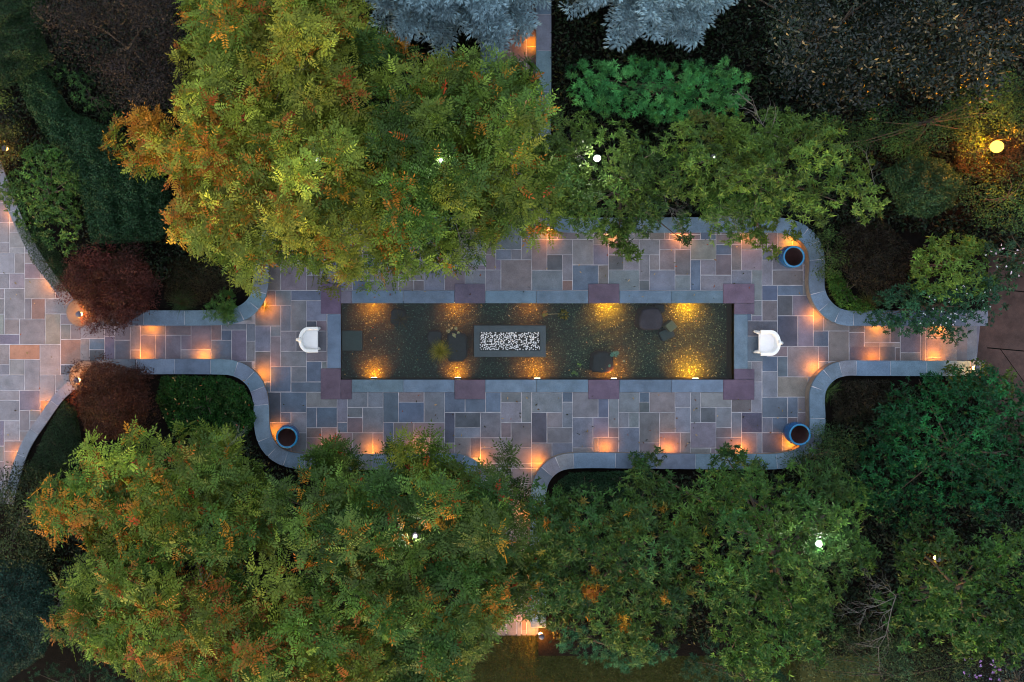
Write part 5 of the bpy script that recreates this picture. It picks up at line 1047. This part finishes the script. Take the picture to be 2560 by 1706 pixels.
# blue spruces
def spruce_mesh():
    f = Fol(); g = np.random.default_rng(5); A = []; D = []; K = []
    z = .9
    while z < 6.6:
        rr = 3.15 * (1 - (z / 7.1) ** 1.25) ** .9; nb = int(7 + 6 * rr / 2.85)
        for b in range(nb):
            a = g.uniform(0, 6.283); ln = rr * g.uniform(.78, 1.08); dr = np.array([math.cos(a), math.sin(a), 0.0]); sd = np.array([-dr[1], dr[0], 0])
            n = max(3, int(ln / .14)); sag = g.uniform(.10, .22)
            for i in range(2, n + 1):
                t = i / n; p = dr * ln * t + np.array([0, 0, z - sag * ln * t * t + .10 * ln * t ** 4])
                for s_ in (1, -1):
                    tl = (.16 + .55 * ln * (1 - t) ** .8 * .55 + .06) * g.uniform(.75, 1.15); td = dr * .75 + sd * s_ * .75 + np.array([0, 0, -.08]); td /= np.linalg.norm(td)
                    m = max(1, int(tl / .10)); ts = np.cross(td, [0, 0, 1.0])
                    for q in range(m + 1):
                        pq = p + td * tl * q / (m + .5)
                        for w_ in ((1, -1) if q < m else (0,)):
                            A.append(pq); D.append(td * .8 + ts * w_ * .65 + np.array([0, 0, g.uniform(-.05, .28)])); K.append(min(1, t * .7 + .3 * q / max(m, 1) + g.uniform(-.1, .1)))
                A.append(p); D.append(dr + np.array([0, 0, .2])); K.append(t)
        z += .29
    A = np.array(A); D = unit(np.array(D)); K = np.clip(np.array(K), 0, 1)[:, None]
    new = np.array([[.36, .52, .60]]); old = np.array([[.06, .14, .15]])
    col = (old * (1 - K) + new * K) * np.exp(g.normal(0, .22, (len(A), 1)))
    up = np.tile([0, 0, 1.0], (len(A), 1)); u = unit(np.cross(D, up)); v = np.cross(u, D)
    for k in range(6):
        th = k * math.pi / 3 + .3; n = u * math.cos(th) + v * math.sin(th); sdir = np.cross(D, n)
        dd = unit(D + (u * math.cos(th + 1.57) + v * math.sin(th + 1.57)) * .26)
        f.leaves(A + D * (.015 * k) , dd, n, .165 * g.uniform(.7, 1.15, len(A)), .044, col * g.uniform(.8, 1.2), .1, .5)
    return f
def spruce(px, py, rz, label, src=None):
    b = P(px, py, 0.3); t = thing('blue_spruce', label, 'tree', b, rz, 'blue spruces either side of the north path')
    if src is None:
        f = spruce_mesh(); tmp = thing('tmp', 'x', 'x'); o = f.build('branches', M['needle'], tmp); o.parent = t; bpy.data.objects.remove(tmp)
        bm = bmesh.new(); add_tube(bm, [(0, 0, -.1), (0, 0, 2.5), (0, 0, 6.6)], [.16, .11, .02], 10); o2 = obj_bm('trunk', bm, M['bark'], t, local=True, smooth=True)
        return t, (o, o2)
    for p in src: o = p.copy(); C.objects.link(o); o.parent = t
    return t, src
_, src = spruce(1122, -84, .4, 'silver blue spruce left of the north path')
t2, _ = spruce(1610, -112, 2.3, 'silver blue spruce right of the north path', src)

# lawn blades
f = Fol(); n = 30000; q = np.stack([RNG.uniform(1180, 2000, n), RNG.uniform(1588, 1740, n)], 1); g = np.array([W(a, b) for a, b in q]); p = np.concatenate([g, np.full((n, 1), -.012)], 1)
f.leaves(p, rnd(n) * [.6, .6, .2] + np.array([0, 0, .8]), rnd(n), RNG.uniform(.06, .12, n), .014, mixcols([(0.0600, 0.0900, 0.0210), (0.0900, 0.1050, 0.0240), (0.1050, 0.0825, 0.0300)], n, .25), .1, .3)
tag(f.build('lawn_grass', M['leaf'], None), kind='stuff')

# ------------------------------------------------------------------ camera, sky, sun
cam = bpy.data.cameras.new('camera'); co = bpy.data.objects.new('camera', cam); C.objects.link(co)
cam.sensor_width = 36.0; cam.lens = (H / S) / 2560.0 * 36.0
cam.shift_x = (1280.0 - NAD[0]) / 2560.0; cam.shift_y = -(853.0 - NAD[1]) / 2560.0
cam.clip_end = 400.0; co.location = (CX, CY, H); co.rotation_euler = (0, 0, 0)
bpy.context.scene.camera = co
w = bpy.data.worlds.new('World'); bpy.context.scene.world = w; w.use_nodes = True
nt = w.node_tree; nt.nodes.clear()
sky = nt.nodes.new('ShaderNodeTexSky'); sky.sky_type = 'NISHITA'; sky.sun_disc = False
SUN_EL, SUN_AZ = R(6.0), R(200.0)
sky.sun_elevation = SUN_EL; sky.sun_rotation = SUN_AZ; sky.air_density = 1.0; sky.dust_density = 2.0; sky.ozone_density = 1.0
bg = nt.nodes.new('ShaderNodeBackground'); bg.inputs['Strength'].default_value = 0.15
ow = nt.nodes.new('ShaderNodeOutputWorld'); nt.links.new(sky.outputs[0], bg.inputs[0]); nt.links.new(bg.outputs[0], ow.inputs[0])
sl = bpy.data.lights.new('dusk_sun', 'SUN'); sl.energy = 0.32; sl.angle = R(100.0); sl.color = (1.0, .90, .84)
so = bpy.data.objects.new('dusk_sun', sl); C.objects.link(so)
so.rotation_euler = Vector((.18, -.25, -1)).to_track_quat('-Z', 'Y').to_euler(); so.location = (0, 0, 30)
sc = bpy.context.scene
sc.view_settings.view_transform = 'Standard'; sc.view_settings.look = 'None'; sc.view_settings.gamma = 1.0; sc.view_settings.exposure = 2.38
sc.cycles.max_bounces = 6; sc.cycles.diffuse_bounces = 2; sc.cycles.glossy_bounces = 2; sc.cycles.transmission_bounces = 3; sc.cycles.transparent_max_bounces = 8
sc.cycles.sample_clamp_indirect = 6.0; sc.cycles.filter_width = 1.0
